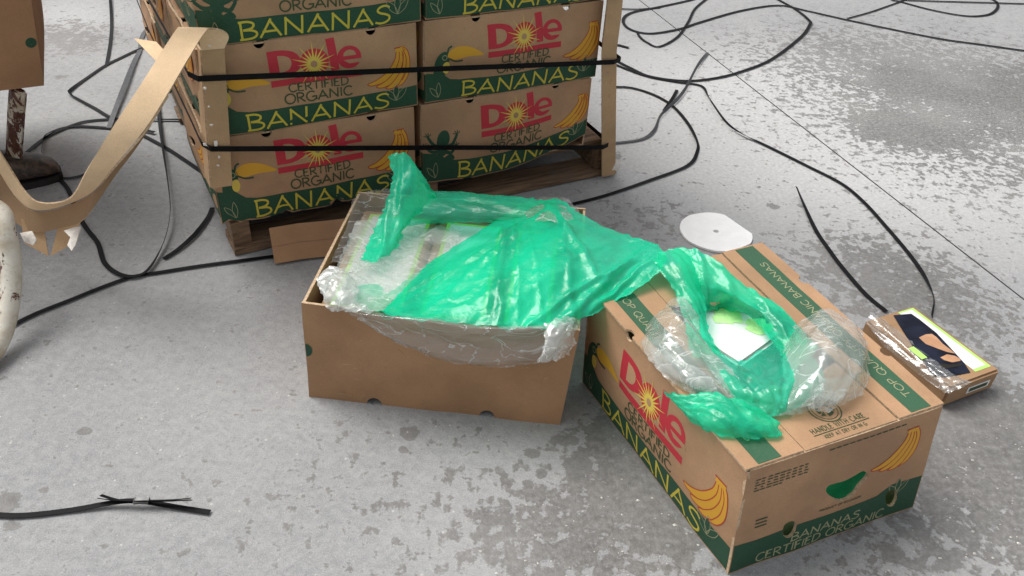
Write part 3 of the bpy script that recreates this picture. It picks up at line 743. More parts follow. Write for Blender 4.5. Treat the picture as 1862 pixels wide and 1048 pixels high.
strap('loose_strap', [(1275, -8), (1256, 0), (1202, 12), (1149, 23), (1133, 37), (1145, 53), (1182, 61), (1235, 53), (1272, 41), (1346, 20), (1415, 10), (1468, 20), (1530, 34), (1591, 47), (1706, 70), (1790, 82), (1862, 92), (1930, 100)], 'long black strap looping behind the stack and away to the right photo edge', wd=.0135, group=GS)
strap('loose_strap', [(1158, 58), (1164, 68), (1176, 77), (1198, 85), (1231, 68), (1251, 41), (1264, 16), (1290, -6)], 'thin black strap in a V under the looped strap at the top', group=GS, wd=.011)
strap('loose_strap', [(1405, -6), (1448, 18), (1472, 38, .007), (1472, 46, .007), (1456, 68), (1403, 108), (1346, 131), (1296, 143), (1243, 147), (1182, 139), (1145, 123), (1100, 100)], 'black strap in a wide bow right of the stack with a pointed tip', wd=.0135, group=GS)
strap('loose_strap', [(1100, 108), (1118, 117), (1174, 138), (1230, 149), (1274, 156), (1286, 172, .006, 40), (1294, 186, .008, 70), (1321, 223, .01, 75), (1350, 244, .008, 40), (1387, 262), (1468, 302), (1530, 334), (1571, 368), (1610, 411), (1645, 452), (1672, 488), (1688, 516, .006, 30), (1698, 545, .008, 60), (1694, 575, .008, 60)], 'longest black strap running from the stack down to the small package', group=GS)
strap('loose_strap', [(1095, 157), (1116, 158), (1149, 160), (1190, 173), (1223, 193), (1251, 225), (1267, 256, .006, 30), (1268, 275, .006, 30), (1251, 301), (1182, 328), (1100, 356), (1030, 374)], 'black strap in a D shaped arc between the stack and the white disc', group=GS)
strap('loose_strap', [(1287, 96), (1275, 110, .01, 40), (1264, 127, .012, 60), (1247, 160, .012, 50), (1232, 180, .01, 30), (1217, 194, .01, 60), (1200, 212, .008, 70), (1190, 237, .006, 30), (1168, 253), (1120, 260), (1090, 260)], 'twisted grey black strap crossing the arcs right of the stack', group=GS, mat='strapgrey')
strap('loose_strap', [(1231, 164), (1221, 182, .008, 20), (1207, 202)], 'very short cut strap lying across the strap crossing', group=GS)
strap('loose_strap', [(1105, 79), (1124, 82), (1143, 87)], 'black strap stub sticking out from behind the right corner board', group=GS, wd=.016)
strap('loose_strap', [(1105, 14), (1127, 16), (1160, 17), (1200, 14)], 'short black strap at the very top beside the right corner board', group=GS, wd=.011)
strap('loose_strap', [(1448, 340, .03, 40), (1459, 366, .012, 30), (1483, 418), (1508, 455), (1532, 487), (1573, 534), (1612, 567)], 'lone black strap ending beside the small package, right of the white disc', group=GS)
strap('loose_strap', [(1620, 0), (1640, 4), (1693, 18), (1755, 29), (1796, 27), (1813, 16), (1812, 4), (1795, -6)], 'black strap in a flat hairpin at the top right photo edge', group=GS, wd=.014)
strap('loose_strap', [(1540, 34), (1583, 22), (1632, 5), (1660, -6)], 'thin short black strap slanting up to the hairpin strap', group=GS, wd=.009)
strap('loose_strap', [(1630, -2), (1660, 1), (1760, 4), (1862, 7), (1930, 9)], 'black strap running along the top right photo edge', group=GS, wd=.013)
ts = empty('tied_strap', at(258, 912), 0, 'black strap bundle held by a metal seal, lying alone at the lower left', 'strap')
strap('strap_tail', [(-60, 930), (0, 937), (52, 937), (129, 928), (190, 917, .008), (224, 912, .012), (258, 911, .014)], None, .0105, parent=ts)
strap('strap_end', [(258, 912, .012), (284, 916, .008), (330, 924, .005), (382, 932, .004)], None, .010, parent=ts)
strap('strap_end', [(183, 901, .020, 35), (205, 908, .016, 35), (224, 911, .015, 40), (262, 911, .0165, 40), (309, 910, .018, 40), (346, 907, .022, 45)], None, .009, parent=ts)
strap('strap_end', [(178, 907, .016, 60), (210, 911, .016, 60), (240, 913, .012, 60)], None, .006, parent=ts)
strap('strap_end', [(270, 913, .014, 60), (310, 912, .016, 60), (349, 910, .018, 60)], None, .006, parent=ts)
a, b_ = at(244, 911, .015), at(271, 911, .015); dd = (b_ - a).normalized(); ss = dd.cross(Vector((0, 0, 1)))
V = [];
for p in (a, a + (b_ - a) * .1, a + (b_ - a) * .9, b_):
    k = .0062 if p in (a, b_) else .0052
    for s_, z_ in ((-1, -1), (1, -1), (1, 1), (-1, 1)): V.append(p + ss * s_ * k + Vector((0, 0, z_ * k * .55)))
F = [(3, 2, 1, 0), (12, 13, 14, 15)]
for i in range(3):
    for k in range(4): F.append((i * 4 + k, i * 4 + (k + 1) % 4, i * 4 + 4 + (k + 1) % 4, i * 4 + 4 + k))
mesh('seal_clip', V, F, M['seal'], None, ts)

# ------------------------------------------------------------------ folded cardboard angle on the ground by the pallet
cf = empty('cardboard_angle', at(500, 482), 0, 'folded brown cardboard angle lying between the pallet and the open carton', 'cardboard')
e0, e1 = at(500, 482, .003), at(640, 462, .003)
ea = (e1 - e0).normalized(); eb = Vector((-ea.y, ea.x, 0))
N = 7
rows = []
for lat, z in ((0, .003), (.034, .030), (.066, .066)):
    rows.append([e0 + ea * (.42 * i / (N - 1)) + eb * (lat + .002 * math.sin(i * 2.1)) + Vector((0, 0, z + .002 * math.sin(i * 1.3))) for i in range(N)])
ribbon('lower_flange', rows[0], rows[1], 'kraft2', .004, cf); ribbon('upper_flange', [p + Vector((0, 0, .0012)) for p in rows[1]], rows[2], 'kraft2', .004, cf)

# ------------------------------------------------------------------ general trilinear carton frame
class Frame:
    def __init__(s, c, h):      # c: 8 corners keyed 'xyz'
        s.c = c; s.h = h
        s.L = (c['100'] - c['000']).length; s.W = (c['010'] - c['000']).length
        s.ax = (c['100'] - c['000']).normalized(); s.ay = (c['010'] - c['000']).normalized()
    def p(s, x, y, z):          # metres along the three edges
        x /= s.L; y /= s.W; z /= s.h; o = Vector()
        for k, v in s.c.items():
            o += v * ((x if k[0] == '1' else 1 - x) * (y if k[1] == '1' else 1 - y) * (z if k[2] == '1' else 1 - z))
        return o
# open plain tray
hO = .235
cO = {'000': at(562, 722), '100': at(1018, 773), '001': at(548, 550, hO), '011': at(652, 348, hO), '111': at(1065, 378, hO)}
cO['101'] = cO['001'] + (cO['100'] - cO['000']) * 1.0 + Vector((.012, .004, 0)); cO['010'] = cO['011'] + Vector((-.01, -.012, -hO)); cO['110'] = cO['010'] + (cO['100'] - cO['000'])
FO = Frame(cO, hO); LO, WO = FO.L, FO.W
ot = empty('open_carton', cO['000'], 0, 'open plain brown carton full of packages, clear liner hanging over its front', 'carton')
def bowed(u, L, a): return a * math.sin(math.pi * u / L)
T = .0055
SF = Sheet(); rs = random.Random(11)
for i in range(34):
    x, y = rs.uniform(.02, LO - .03), rs.uniform(.01, hO - .02); a = rs.gauss(0, .5); l = rs.uniform(.004, .022)
    if i < 6: y = rs.uniform(.004, .02)
    SF.add('scuff' if i % 3 else 'crease', stroke([(x, y), (x + l * .5 * math.cos(a), y + l * .5 * math.sin(a) + .001), (x + l * math.cos(a), min(hO - .004, max(.003, y + l * math.sin(a))))], rs.uniform(.0006, .0014), .0003))
fr = lambda u, v, off: FO.p(u, 0, v) - FO.ay * (off + .006 * math.sin(math.pi * u / LO) * v / hO + .0045 * noise.noise(Vector((u * 8, v * 8, 2)))) + Vector((0, 0, .003 * noise.noise(Vector((u * 18, 1, 5))) * v / hO))
panel('front_panel', wall_outline(LO, hO - .001, (.16,), (.135, .365), .0155), [], fr, 'kraft2', T, SF, ot, .03)
panel('back_panel', wall_outline(LO, hO - .001), [], lambda u, v, o: FO.p(LO - u, WO, v) + FO.ay * o, 'kraft2', T, None, ot, .08)
S = Sheet(); S.add('green', arc(WO - .012, .115, .014, .02, 0, 360, 16))
panel('end_panel', wall_outline(WO - .013, hO - .003), [], lambda u, v, o: FO.p(0, WO - .0065 - u, v) - FO.ax * o, 'kraft2', T, None, ot, .08)
panel('end_panel', wall_outline(WO - .013, hO - .003), [], lambda u, v, o: FO.p(LO, u + .0065, v) + FO.ax * o, 'kraft2', T, None, ot, .08)
panel('base', rect(.007, .007, LO - .007, WO - .007), [], lambda u, v, o: FO.p(u, v, .024) + Vector((0, 0, o)), 'kraft2', T, None, ot, .1)
panel('green_dot', arc(.010, .122, .0125, .0165, -90, 90, 12), [], lambda u, v, o: fr(u - .0085, v, o + .0010), 'green', .0005, None, ot, .03)

# closed printed carton
hC = .25
cC = {'000': at(1323, 1045), '100': at(1659, 922), '010': at(1059, 695), '001': at(1360, 858, hC), '101': at(1715, 738, hC), '111': at(1382, 443, hC), '011': at(1071, 521, hC)}
cC['110'] = cC['111'] + ((cC['100'] - cC['101']) + (cC['010'] - cC['011'])) * .5
FC = Frame(cC, hC); LC, WC = FC.L, FC.W          # L: end panel direction, W: long side direction
ct = empty('printed_carton', cC['000'], 0, 'printed banana carton in front, green film bursting out of its torn top', 'carton')
def pil(u, v, L, a=.006): return a * math.sin(math.pi * max(0, min(1, u / L))) * math.sin(math.pi * max(0, min(1, v / hC))) + .0025 * noise.noise(Vector((u * 11, v * 11, 4)))
lside = lambda u, v, o: FC.p(0, WC - u, v) - FC.ax * (o + pil(u, v, WC, .009))
eside = lambda u, v, o: FC.p(u, 0, v) - FC.ay * (o + pil(u, v, LC, .004))
SH = long_sheet(WC, .23, 'toucan'); SH = xf(SH, lambda a, b_: (a * .995 + .001, b_ * 1.02))
panel('long_panel', wall_outline(WC, hC - .001, (.155, .345), (), .013), [], lside, 'kraft', T, SH, ct, .022)
ES = xf(end_sheet(LC, hC - .004), lambda a, b_: (a, b_))
hole = smooth2([(LC * .435, hC * .545), (LC * .47, hC * .50), (LC * .53, hC * .50), (LC * .60, hC * .58), (LC * .645, hC * .625), (LC * .625, hC * .655), (LC * .52, hC * .615), (LC * .45, hC * .585)], 4)
def eh(*pts):
    q = [on_plane(x, y, cC['000'] * .5 + cC['001'] * .5, FC.ay) for x, y in pts]
    return smooth2([((p - cC['000']).dot(FC.ax) + .018 * p.z / hC, p.z) for p in q], 4)
hole = eh((1495, 886), (1505, 896), (1521, 900), (1540, 890), (1553, 874), (1567, 860), (1571, 852), (1562, 849), (1548, 857), (1530, 866), (1511, 872), (1499, 877))
ov = lambda cx, cy: smooth2([(cx - .012, cy - .012), (cx + .002, cy - .016), (cx + .013, cy + .008), (cx + .010, cy + .020), (cx - .004, cy + .014)], 4)
holes = [hole, eh((1417, 964), (1419, 950), (1429, 942), (1440, 942), (1439, 954), (1431, 966), (1423, 969)), eh((1597, 900), (1598, 886), (1606, 878), (1616, 878), (1616, 890), (1609, 902), (1602, 905))]
ES.items = [it for it in ES.items]
def clear_holes(sheet, hs2):        # ink cannot float over a hole
    keep = []
    for mt, l, sh in sheet.items: keep.append((mt, l, sh))
    return sheet
panel('end_panel', wall_outline(LC, hC - .001), holes, eside, 'kraft', T, ES, ct, .022)
panel('long_panel', wall_outline(WC - .013, hC - .003, (.16, .36), (), .013), [], lambda u, v, o: FC.p(LC, u + .0065, v) + FC.ax * o, 'kraft', T, None, ct, .08)
panel('end_panel', wall_outline(LC, hC - .003), [], lambda u, v, o: FC.p(LC - u, WC, v) + FC.ay * o, 'kraft', T, None, ct, .08)
panel('base', rect(.007, .007, LC - .007, WC - .007), [], lambda u, v, o: FC.p(u, v, .007) + Vector((0, 0, o)), 'kraft', T, None, ct, .1)
def topf(u, v, o):
    return FC.p(u, v, hC + .0035 + o) + Vector((0, 0, -.006 * math.sin(math.pi * u / LC) * math.sin(math.pi * v / WC) + .0015 * noise.noise(Vector((u * 12, v * 12, 1)))))
xL, xR = LC * .275, LC * .755
S = Sheet(); S.add('lidgreen', rect(LC * .055, .004, LC * .165, WC - .006))
tt = Sheet(); tt.text('pale', 'TOP QUALITY ORGANIC BANANAS', 0, 0, .014, WC * .80, .0019)
S.items += [(a, l + 1, c) for a, l, c in xf(tt, lambda a, b_: (LC * .085 + b_, WC * .90 - a)).items]
def notch_flap(x0, x1, side):
    pl = [(x0, .002), (x1, .002), (x1, WC - .002), (x0, WC - .002)]
    r = .012
    def nub(x, ys, sgn):
        out = []
        for c in ys: out += [(x, c - sgn * r)] + [(x + (1 if side == 'L' else -1) * r * .9 * math.sin(R(a)), c - sgn * r * math.cos(R(a))) for a in range(30, 180, 30)] + [(x, c + sgn * r)]
        return out
    if side == 'R': return [(x0, .002), (x1, .002)] + nub(x1, (WC * .27, WC * .72), 1) + [(x1, WC - .002), (x0, WC - .002)]
    return [(x0, .002), (x1, .002), (x1, WC - .002), (x0, WC - .002)] + nub(x0, (WC * .69, WC * .31), -1)
panel('top_flap', notch_flap(-.003, xL - .002, 'L'), [], topf, 'kraft', .0045, S, ct, .05)
S = Sheet(); S.add('lidgreen', rect(LC * .83, .004, LC * .94, WC - .006))
S.items += [(a, l + 1, c) for a, l, c in xf(tt, lambda a, b_: (LC * .91 - b_, WC * .07 + a)).items]
panel('top_flap', notch_flap(xR + .002, LC + .003, 'R'), [], topf, 'kraft', .0045, S, ct, .05)
S = Sheet()
rc = (LC * .505, WC * .128)
S.add('dark', stroke(circle(*rc, .028, 28) + [(rc[0] + .028, rc[1])], .0022), stroke(circle(*rc, .0225, 24) + [(rc[0] + .0225, rc[1])], .0012))
for k in range(3):
    a = 120 * k + 20
    q = [(rc[0] + .0125 * math.cos(R(x)), rc[1] + .0125 * math.sin(R(x))) for x in range(a, a + 80, 16)]
    S.add('dark', stroke(q, .006)); x_ = a + 74; cx_, cy_ = rc[0] + .0125 * math.cos(R(x_)), rc[1] + .0125 * math.sin(R(x_)); tx, ty = -math.sin(R(x_)), math.cos(R(x_))
    S.add('dark', [(cx_ + .007 * tx, cy_ + .007 * ty), (cx_ - .0065 * math.cos(R(x_)), cy_ - .0065 * math.sin(R(x_))), (cx_ + .0065 * math.cos(R(x_)), cy_ + .0065 * math.sin(R(x_)))])
S.text('dark', 'HANDLE WITH CARE', LC * .365, WC * .050, .0105, LC * .27, .0014, gap=.30)
S.add('dark', rect(LC * .36, WC * .041, LC * .645, WC * .044))
S.text('dark', 'KEEP AT DRY OR IN G', LC * .40, WC * .020, .007, LC * .21, .0010, gap=.30)
near = [(xL + .001, .002), (xR - .001, .002), (xR - .001, WC * .30)] + [(xR - .001 - (xR - xL) * t, WC * .30 + .010 * math.sin(t * 19) - .02 * math.sin(math.pi * t)) for t in (.15, .3, .45, .6, .75, .88)] + [(xL + .001, WC * .29)]
panel('top_plate', near, [], lambda u, v, o: topf(u, v, o - .002), 'kraft', .0045, S, ct, .05)
far = [(xL + .001, WC - .002), (xL + .001, WC * .78)] + [(xL + .001 + (xR - xL) * t, WC * (.78 - .15 * t ** 2) + .010 * math.sin(t * 23)) for t in (.15, .3, .45, .6, .75, .88)] + [(xR - .001, WC * .62), (xR - .001, WC - .002)]
panel('top_plate', far, [], lambda u, v, o: topf(u, v, o - .002), 'kraft', .0045, None, ct, .05)

# ------------------------------------------------------------------ packages
def boxmesh(name, o, ax, ay, w_, d_, h_, mat, parent, bev=.004):
    bm = bmesh.new(); vs_ = []
    for z in (0, h_):
        for x, y in ((0, 0), (w_, 0), (w_, d_), (0, d_)): vs_.append(bm.verts.new(o + ax * x + ay * y + Vector((0, 0, z))))
    for f in ((3, 2, 1, 0), (4, 5, 6, 7), (0, 1, 5, 4), (1, 2, 6, 5), (2, 3, 7, 6), (3, 0, 4, 7)): bm.faces.new([vs_[i] for i in f])
    bmesh.ops.bevel(bm, geom=bm.edges[:], offset=bev, segments=2, affect='EDGES')
    bm.verts.index_update(); V = [v.co.copy() for v in bm.verts]; F = [[v.index for v in f.verts] for f in bm.faces]; bm.free()
    return mesh(name, V, F, M[mat], None, parent)
def flat(name, poly, fn, mat, parent, off, th=.0004, maxl=.08): return panel(name, poly, [], lambda u, v, o: fn(u, v, o + off), mat, th, None, parent, maxl, edge=mat)
def package(o, ax, ay, w_, d_, h_, label, photo=True, group='sealed packages inside the open carton'):
    k = empty('package', o, 0, label, 'package', group)
    boxmesh('package_body', o, ax, ay, w_, d_, h_, 'pkg', k)
    tp = lambda u, v, off: o + ax * u + ay * v + Vector((0, 0, h_ + off))
    x0, x1, y0, y1 = .018, w_ - .014, .022, d_ - .016
    flat('label_border', rect(x0, y0, x1, y1), tp, 'lime', k, .0008)
    flat('label_face', rect(x0 + .008, y0 + .008, x1 - .008, y1 - .008), tp, 'white', k, .0014)
    return k, tp
# inside the open tray: three packages side by side, tops just under the rim
ip = lambda x, y: FO.p(x, y, .0265)
hP = .184
rowx = [.030, .205, .365]
labs = ['left package in the open carton, its lime edged label under clear film', 'middle package in the open carton, lime edged label beside the dark gap', 'right package in the open carton, hidden under the green film']
for i, x in enumerate(rowx):
    o_ = ip(x, .018)
    package(o_, FO.ax, FO.ay, (.17, .155, .12)[i], .375, hP - .002 * i, labs[i])
# inside the printed carton
pc = [at(1290, 592, .225), at(1346, 664, .225), at(1418, 612, .225), at(1362, 566, .225)]
o_ = pc[1]; ax = (pc[2] - pc[1]).normalized(); ay = Vector((-ax.y, ax.x, 0))
kk = empty('package', o_ - Vector((0, 0, .20)), 0, 'white package printed with light green clover shapes inside the torn printed carton', 'package')
w_, d_ = (pc[2] - pc[1]).length * 1.10, (pc[0] - pc[1]).length * 1.22
boxmesh('package_body', o_ - Vector((0, 0, .21)), ax, ay, w_, d_, .21, 'white', kk, .006)
tp = lambda u, v, off: o_ + ax * u + ay * v + Vector((0, 0, off))
for cx, cy, r in ((.62, .84, .020), (.76, .74, .018), (.72, .92, .016), (.88, .40, .020), (.78, .34, .017), (.93, .26, .014)):
    flat('clover_print', smooth2([(cx * w_ + r * (1 + .25 * math.sin(a * 3 + cx * 9)) * math.cos(a), cy * d_ * .86 + r * (1 + .25 * math.sin(a * 3 + cx * 9)) * math.sin(a)) for a in [i * .785 for i in range(8)]], 2), tp, 'paleclover', kk, .0008 + cx * .0004)
# small package lying beyond the printed carton
pz = .058
q = [at(1728, 707, pz), at(1820, 673, pz), at(1662, 552, pz), at(1572, 583, pz)]
o_ = q[0] - Vector((0, 0, pz - .004)); ax = (q[1] - q[0]).normalized(); ay = ((q[3] - q[0]) - ax * (q[3] - q[0]).dot(ax)).normalized()
w_, d_ = (q[1] - q[0]).length, (q[3] - q[0]).length
k = empty('package', o_, 0, 'small brown package with dark photo print lying behind the printed carton', 'package')
boxmesh('package_body', o_, ax, ay, w_, d_, pz - .004, 'pkg', k, .005)
tp = lambda u, v, off: o_ + ax * u + ay * v + Vector((0, 0, pz - .004 + off))
flat('label_border', rect(w_ * .62, d_ * .07, w_ * .93, d_ * .97), tp, 'lime', k, .0006)
flat('label_face', [(w_ * .62, d_ * .10), (w_ * .875, d_ * .10), (w_ * .875, d_ * .95), (w_ * .62, d_ * .95)], tp, 'white', k, .0011)
def on_pkg(*pts):
    q = [at(1560 + x * .2195, 530 + y * .2195, pz) - o_ for x, y in pts]
    return [(p.dot(ax), p.dot(ay)) for p in q]
flat('photo_print', on_pkg((292, 202), (440, 190), (510, 238), (650, 350), (790, 500), (880, 600), (930, 676), (720, 716), (640, 705), (585, 660), (540, 585), (450, 455), (350, 300)), tp, 'navy', k, .0016, maxl=.03)
flat('arm_print', on_pkg((503, 388), (560, 362), (610, 358), (648, 384), (700, 440), (760, 485), (805, 522), (735, 508), (660, 480), (560, 442)), tp, 'tan', k, .0021)
flat('hand_print', on_pkg((680, 553), (735, 528), (800, 540), (848, 566), (846, 582), (780, 594), (712, 576)), tp, 'tan', k, .0021)
flat('sleeve_print', on_pkg((668, 600), (760, 612), (860, 600), (858, 622), (760, 640), (690, 646)), tp, 'hole', k, .0021)
flat('side_label', rect(w_ * .42, .016, w_ * .86, .034), lambda u, v, f: o_ + ax * u - ay * f + Vector((0, 0, v)), 'white', k, .0008)
flat('side_print', rect(w_ * .46, .020, w_ * .82, .030), lambda u, v, f: o_ + ax * u - ay * f + Vector((0, 0, v)), 'dark', k, .0013)
flat('lime_sticker', rect(w_ * .06, d_ * .36, w_ * .17, d_ * .52), tp, 'lime', k, .006)

# ------------------------------------------------------------------ film patches
def patch(name, rows, mat, parent, nu=10, nv=10, amp=.006, fdir=(1, 0), freq=60, crink=.002, cfreq=90, ragged=.0, seed=0, absolute=False, keep=0.0, creases=()):
    """smooth sheet through a grid of (px, py, z) control points, with folds along fdir and fine crinkles"""
    G = [[(Vector(p) if absolute else at(*p)) for p in r] for r in rows]
    G = [catmull(r, nu) for r in G]
    cols = list(zip(*G)); cols = [catmull(list(c), nv) for c in cols]
    G = [list(r) for r in zip(*cols)]            # [v][u]
    nr, nc = len(G), len(G[0])
    Nn = [[None] * nc for _ in range(nr)]
    for j in range(nr):
        for i in range(nc):
            du = G[j][min(i + 1, nc - 1)] - G[j][max(i - 1, 0)]; dv = G[min(j + 1, nr - 1)][i] - G[max(j - 1, 0)][i]
            n = du.cross(dv)
            n = n.normalized() if n.length > 1e-12 else Vector((0, 0, 1))
            if n.z < 0: n = -n
            Nn[j][i] = n
    fx, fy = fdir; fl = math.hypot(fx, fy); fx, fy = fx / fl, fy / fl
    so_ = Vector((seed * 3.7, seed * 1.3, seed * 2.9)); V = []
    CR = [(at(a, b_, .25), at(c, d_, .25), w_, h_) for a, b_, c, d_, w_, h_ in creases]
    for j in range(nr):
        for i in range(nc):
            p = G[j][i]
            along = p.x * fx + p.y * fy; ac = -p.x * fy + p.y * fx
            q = Vector((along * freq * .12, ac * freq, p.z * freq * .3)) + so_
            e = min(i, nc - 1 - i, j, nr - 1 - j)
            d = amp * (ridge(q * .5, 3) - .8) + crink * ridge(p * cfreq + so_, 3) - crink
            for c0_, c1_, w_, h_ in CR:
                ab = c1_ - c0_; px_, py_ = p.x - c0_.x, p.y - c0_.y
                l2 = ab.x * ab.x + ab.y * ab.y; t = (px_ * ab.x + py_ * ab.y) / l2
                if -.1 < t < 1.1:
                    ds = (px_ * ab.y - py_ * ab.x) / math.sqrt(l2) + .006 * noise.noise(Vector((t * 5, h_ * 900, seed)))
                    d += h_ * math.exp(-(ds / w_) ** 2) * max(0, min(1, (t + .1) * 5)) * max(0, min(1, (1.1 - t) * 5))
            v = p + Nn[j][i] * d
            if ragged and e == 0:
                v += Vector((noise.noise(p * 90 + so_), noise.noise(p * 90 + so_ + Vector((9, 0, 0))), .4 * noise.noise(p * 70))) * ragged
            V.append(v)
    F = [(j * nc + i, j * nc + i + 1, (j + 1) * nc + i + 1, (j + 1) * nc + i) for j in range(nr - 1) for i in range(nc - 1)]
    return mesh(name, V, F, M[mat], None, parent, True)

gb = empty('green_bag', cO['001'] + Vector((.2, .15, 0)), 0, 'torn bright green plastic film over the open carton, pulled across to the printed one', 'plastic bag')
patch('main_sheet', [
 [(845, 436, .228), (905, 400, .250), (958, 370, .262), (1010, 362, .272), (1060, 392, .268), (1130, 424, .258), (1196, 448, .282)],
 [(785, 474, .226), (870, 440, .252), (950, 418, .280), (1010, 412, .290), (1075, 436, .282), (1140, 458, .270), (1212, 466, .290)],
 [(735, 512, .226), (830, 490, .250), (920, 478, .280), (1000, 468, .292), (1075, 486, .284), (1140, 492, .272), (1206, 484, .286)],
 [(695, 542, .230), (790, 535, .244), (890, 533, .268), (980, 522, .278), (1060, 532, .266), (1125, 530, .258), (1190, 504, .276)],
 [(662, 560, .240), (740, 580, .243), (840, 588, .2455), (930, 597, .2465), (1000, 597, .2465), (1066, 577, .240), (1150, 532, .262)]],
 'greenfilm', gb, 16, 16, .0035, (.55, .8), 34, .0012, 45, .005, 1,
 creases=[(915, 425, 905, 592, .006, .006), (936, 432, 942, 592, .004, .005), (890, 470, 884, 588, .008, .004), (960, 420, 700, 560, .005, .006), (930, 430, 745, 518, .004, .005), (985, 415, 780, 560, .007, .006), (1000, 400, 870, 500, .005, .005),
  (1185, 462, 1010, 592, .007, .007), (1192, 472, 950, 596, .004, .006), (1195, 490, 1070, 566, .006, .008), (985, 384, 1085, 530, .010, .009), (1045, 425, 1190, 456, .006, .006), (1010, 390, 1040, 590, .006, .005), (1195, 480, 1100, 520, .004, .006), (965, 470, 985, 590, .003, .004)])
patch('rolled_hem', [
 [(728, 386, .225), (800, 368, .235), (880, 372, .238), (950, 378, .244), (1000, 378, .25)],
 [(735, 362, .262), (800, 349, .268), (880, 354, .268), (950, 361, .268), (1010, 366, .268)],
 [(735, 378, .268), (800, 370, .274), (880, 376, .274), (950, 386, .274), (1005, 392, .272)],
 [(722, 402, .248), (800, 395, .254), (880, 398, .256), (940, 402, .258), (985, 415, .262)],
 [(706, 416, .226), (780, 408, .228), (850, 404, .230), (910, 408, .236), (960, 425, .25)]],
 'greenfilm2', gb, 10, 10, .004, (1, -.25), 45, .0015, 50, .002, 2, creases=[(1000, 372, 1060, 420, .004, .005), (960, 360, 990, 410, .004, .005), (740, 380, 1000, 372, .005, .004)])
patch('torn_tail', [
 [(704, 284, .350), (722, 280, .360), (738, 279, .362), (748, 288, .352)],
 [(716, 316, .325), (735, 312, .335), (756, 318, .330), (775, 340, .300)],
 [(712, 350, .300), (735, 348, .310), (760, 352, .300), (790, 362, .270)],
 [(698, 380, .272), (722, 384, .282), (748, 385, .275), (762, 388, .262)],
 [(678, 425, .245), (700, 430, .252), (722, 428, .250), (735, 420, .240)],
 [(655, 476, .238), (675, 478, .240), (698, 470, .238), (716, 455, .232)]],
 'greenfilm', gb, 8, 10, .004, (.25, 1), 45, .0015, 55, .011, 3, creases=[(722, 300, 700, 460, .005, .005), (740, 300, 690, 470, .004, .005), (745, 330, 720, 450, .006, .004)])
patch('tail_side', [
 [(744, 286, .354), (752, 296, .345), (764, 312, .328)],
 [(752, 312, .335), (764, 322, .320), (780, 336, .300)],
 [(752, 340, .305), (770, 346, .290), (792, 356, .270)],
 [(748, 366, .280), (766, 368, .272), (790, 366, .262)]], 'greenfilm', gb, 7, 7, .002, (.4, -1), 60, .001, 60, .003, 51)
patch('underlay_scrap', [
 [(640, 528, .238), (662, 518, .238), (690, 516, .232)],
 [(650, 548, .238), (672, 540, .236), (700, 532, .232)],
 [(660, 566, .242), (690, 560, .240), (725, 552, .236)]], 'greenfilm', gb, 6, 6, .003, (1, .3), 80, .001, 80, .003, 4)

gl = empty('green_bag', at(1340, 640, .25), 0, 'crumpled green plastic film bursting from the torn top of the printed carton', 'plastic bag')
patch('hanging_strip', [
 [(1188, 472, .286), (1205, 456, .298), (1232, 450, .302), (1262, 462, .292)],
 [(1202, 494, .284), (1222, 482, .300), (1246, 480, .304), (1272, 492, .288)],
 [(1226, 528, .274), (1242, 520, .286), (1260, 520, .286), (1278, 528, .272)],
 [(1240, 570, .266), (1256, 566, .276), (1272, 566, .276), (1286, 574, .262)],
 [(1250, 608, .262), (1264, 608, .270), (1280, 606, .268), (1292, 608, .256)],
 [(1258, 648, .262), (1276, 650, .268), (1296, 648, .264), (1312, 646, .252)]],
 'greenfilm', gl, 8, 9, .004, (.5, -1), 50, .0013, 55, .006, 5)
patch('back_sheet', [
 [(1215, 452, .296), (1262, 456, .302), (1314, 488, .296), (1360, 522, .284), (1402, 546, .276), (1432, 568, .270), (1464, 606, .262), (1490, 636, .259)],
 [(1236, 484, .292), (1276, 494, .292), (1316, 522, .284), (1352, 548, .276), (1388, 568, .272), (1414, 590, .268), (1442, 622, .262), (1468, 650, .259)],
 [(1252, 530, .276), (1284, 534, .262), (1318, 548, .254), (1350, 560, .254), (1382, 574, .260), (1404, 602, .260), (1430, 634, .258), (1455, 662, .258)],
 [(1264, 572, .256), (1288, 566, .232), (1318, 568, .222), (1346, 572, .228), (1374, 584, .240), (1396, 612, .246), (1420, 644, .248), (1445, 672, .255)]],
 'greenfilm', gl, 9, 10, .004, (.8, -.7), 40, .0014, 50, .004, 6, creases=[(1240, 455, 1300, 590, .006, .007), (1275, 465, 1330, 575, .008, .006), (1225, 470, 1440, 615, .004, .006), (1330, 510, 1440, 640, .005, .006)])
patch('front_sheet', [
 [(1262, 606, .262), (1296, 630, .244), (1345, 656, .236), (1396, 632, .240), (1432, 612, .256), (1450, 606, .258)],
 [(1272, 640, .268), (1316, 672, .268), (1360, 692, .266), (1408, 672, .266), (1452, 640, .268), (1484, 650, .262)],
 [(1300, 684, .266), (1340, 706, .274), (1385, 716, .280), (1428, 700, .278), (1468, 680, .272), (1500, 682, .261)],
 [(1330, 718, .262), (1364, 732, .266), (1398, 740, .270), (1432, 730, .270), (1468, 712, .266), (1496, 706, .259)],
 [(1352, 738, .2575), (1376, 748, .2585), (1398, 758, .2585), (1426, 750, .2585), (1456, 732, .2585), (1484, 722, .2575)]],
 'greenfilm2', gl, 11, 11, .006, (.3, -1), 45, .0018, 50, .004, 7, creases=[(1290, 640, 1395, 750, .005, .006), (1330, 670, 1400, 755, .004, .006), (1440, 620, 1405, 750, .005, .006), (1470, 640, 1420, 745, .005, .006), (1375, 660, 1395, 745, .004, .005)])
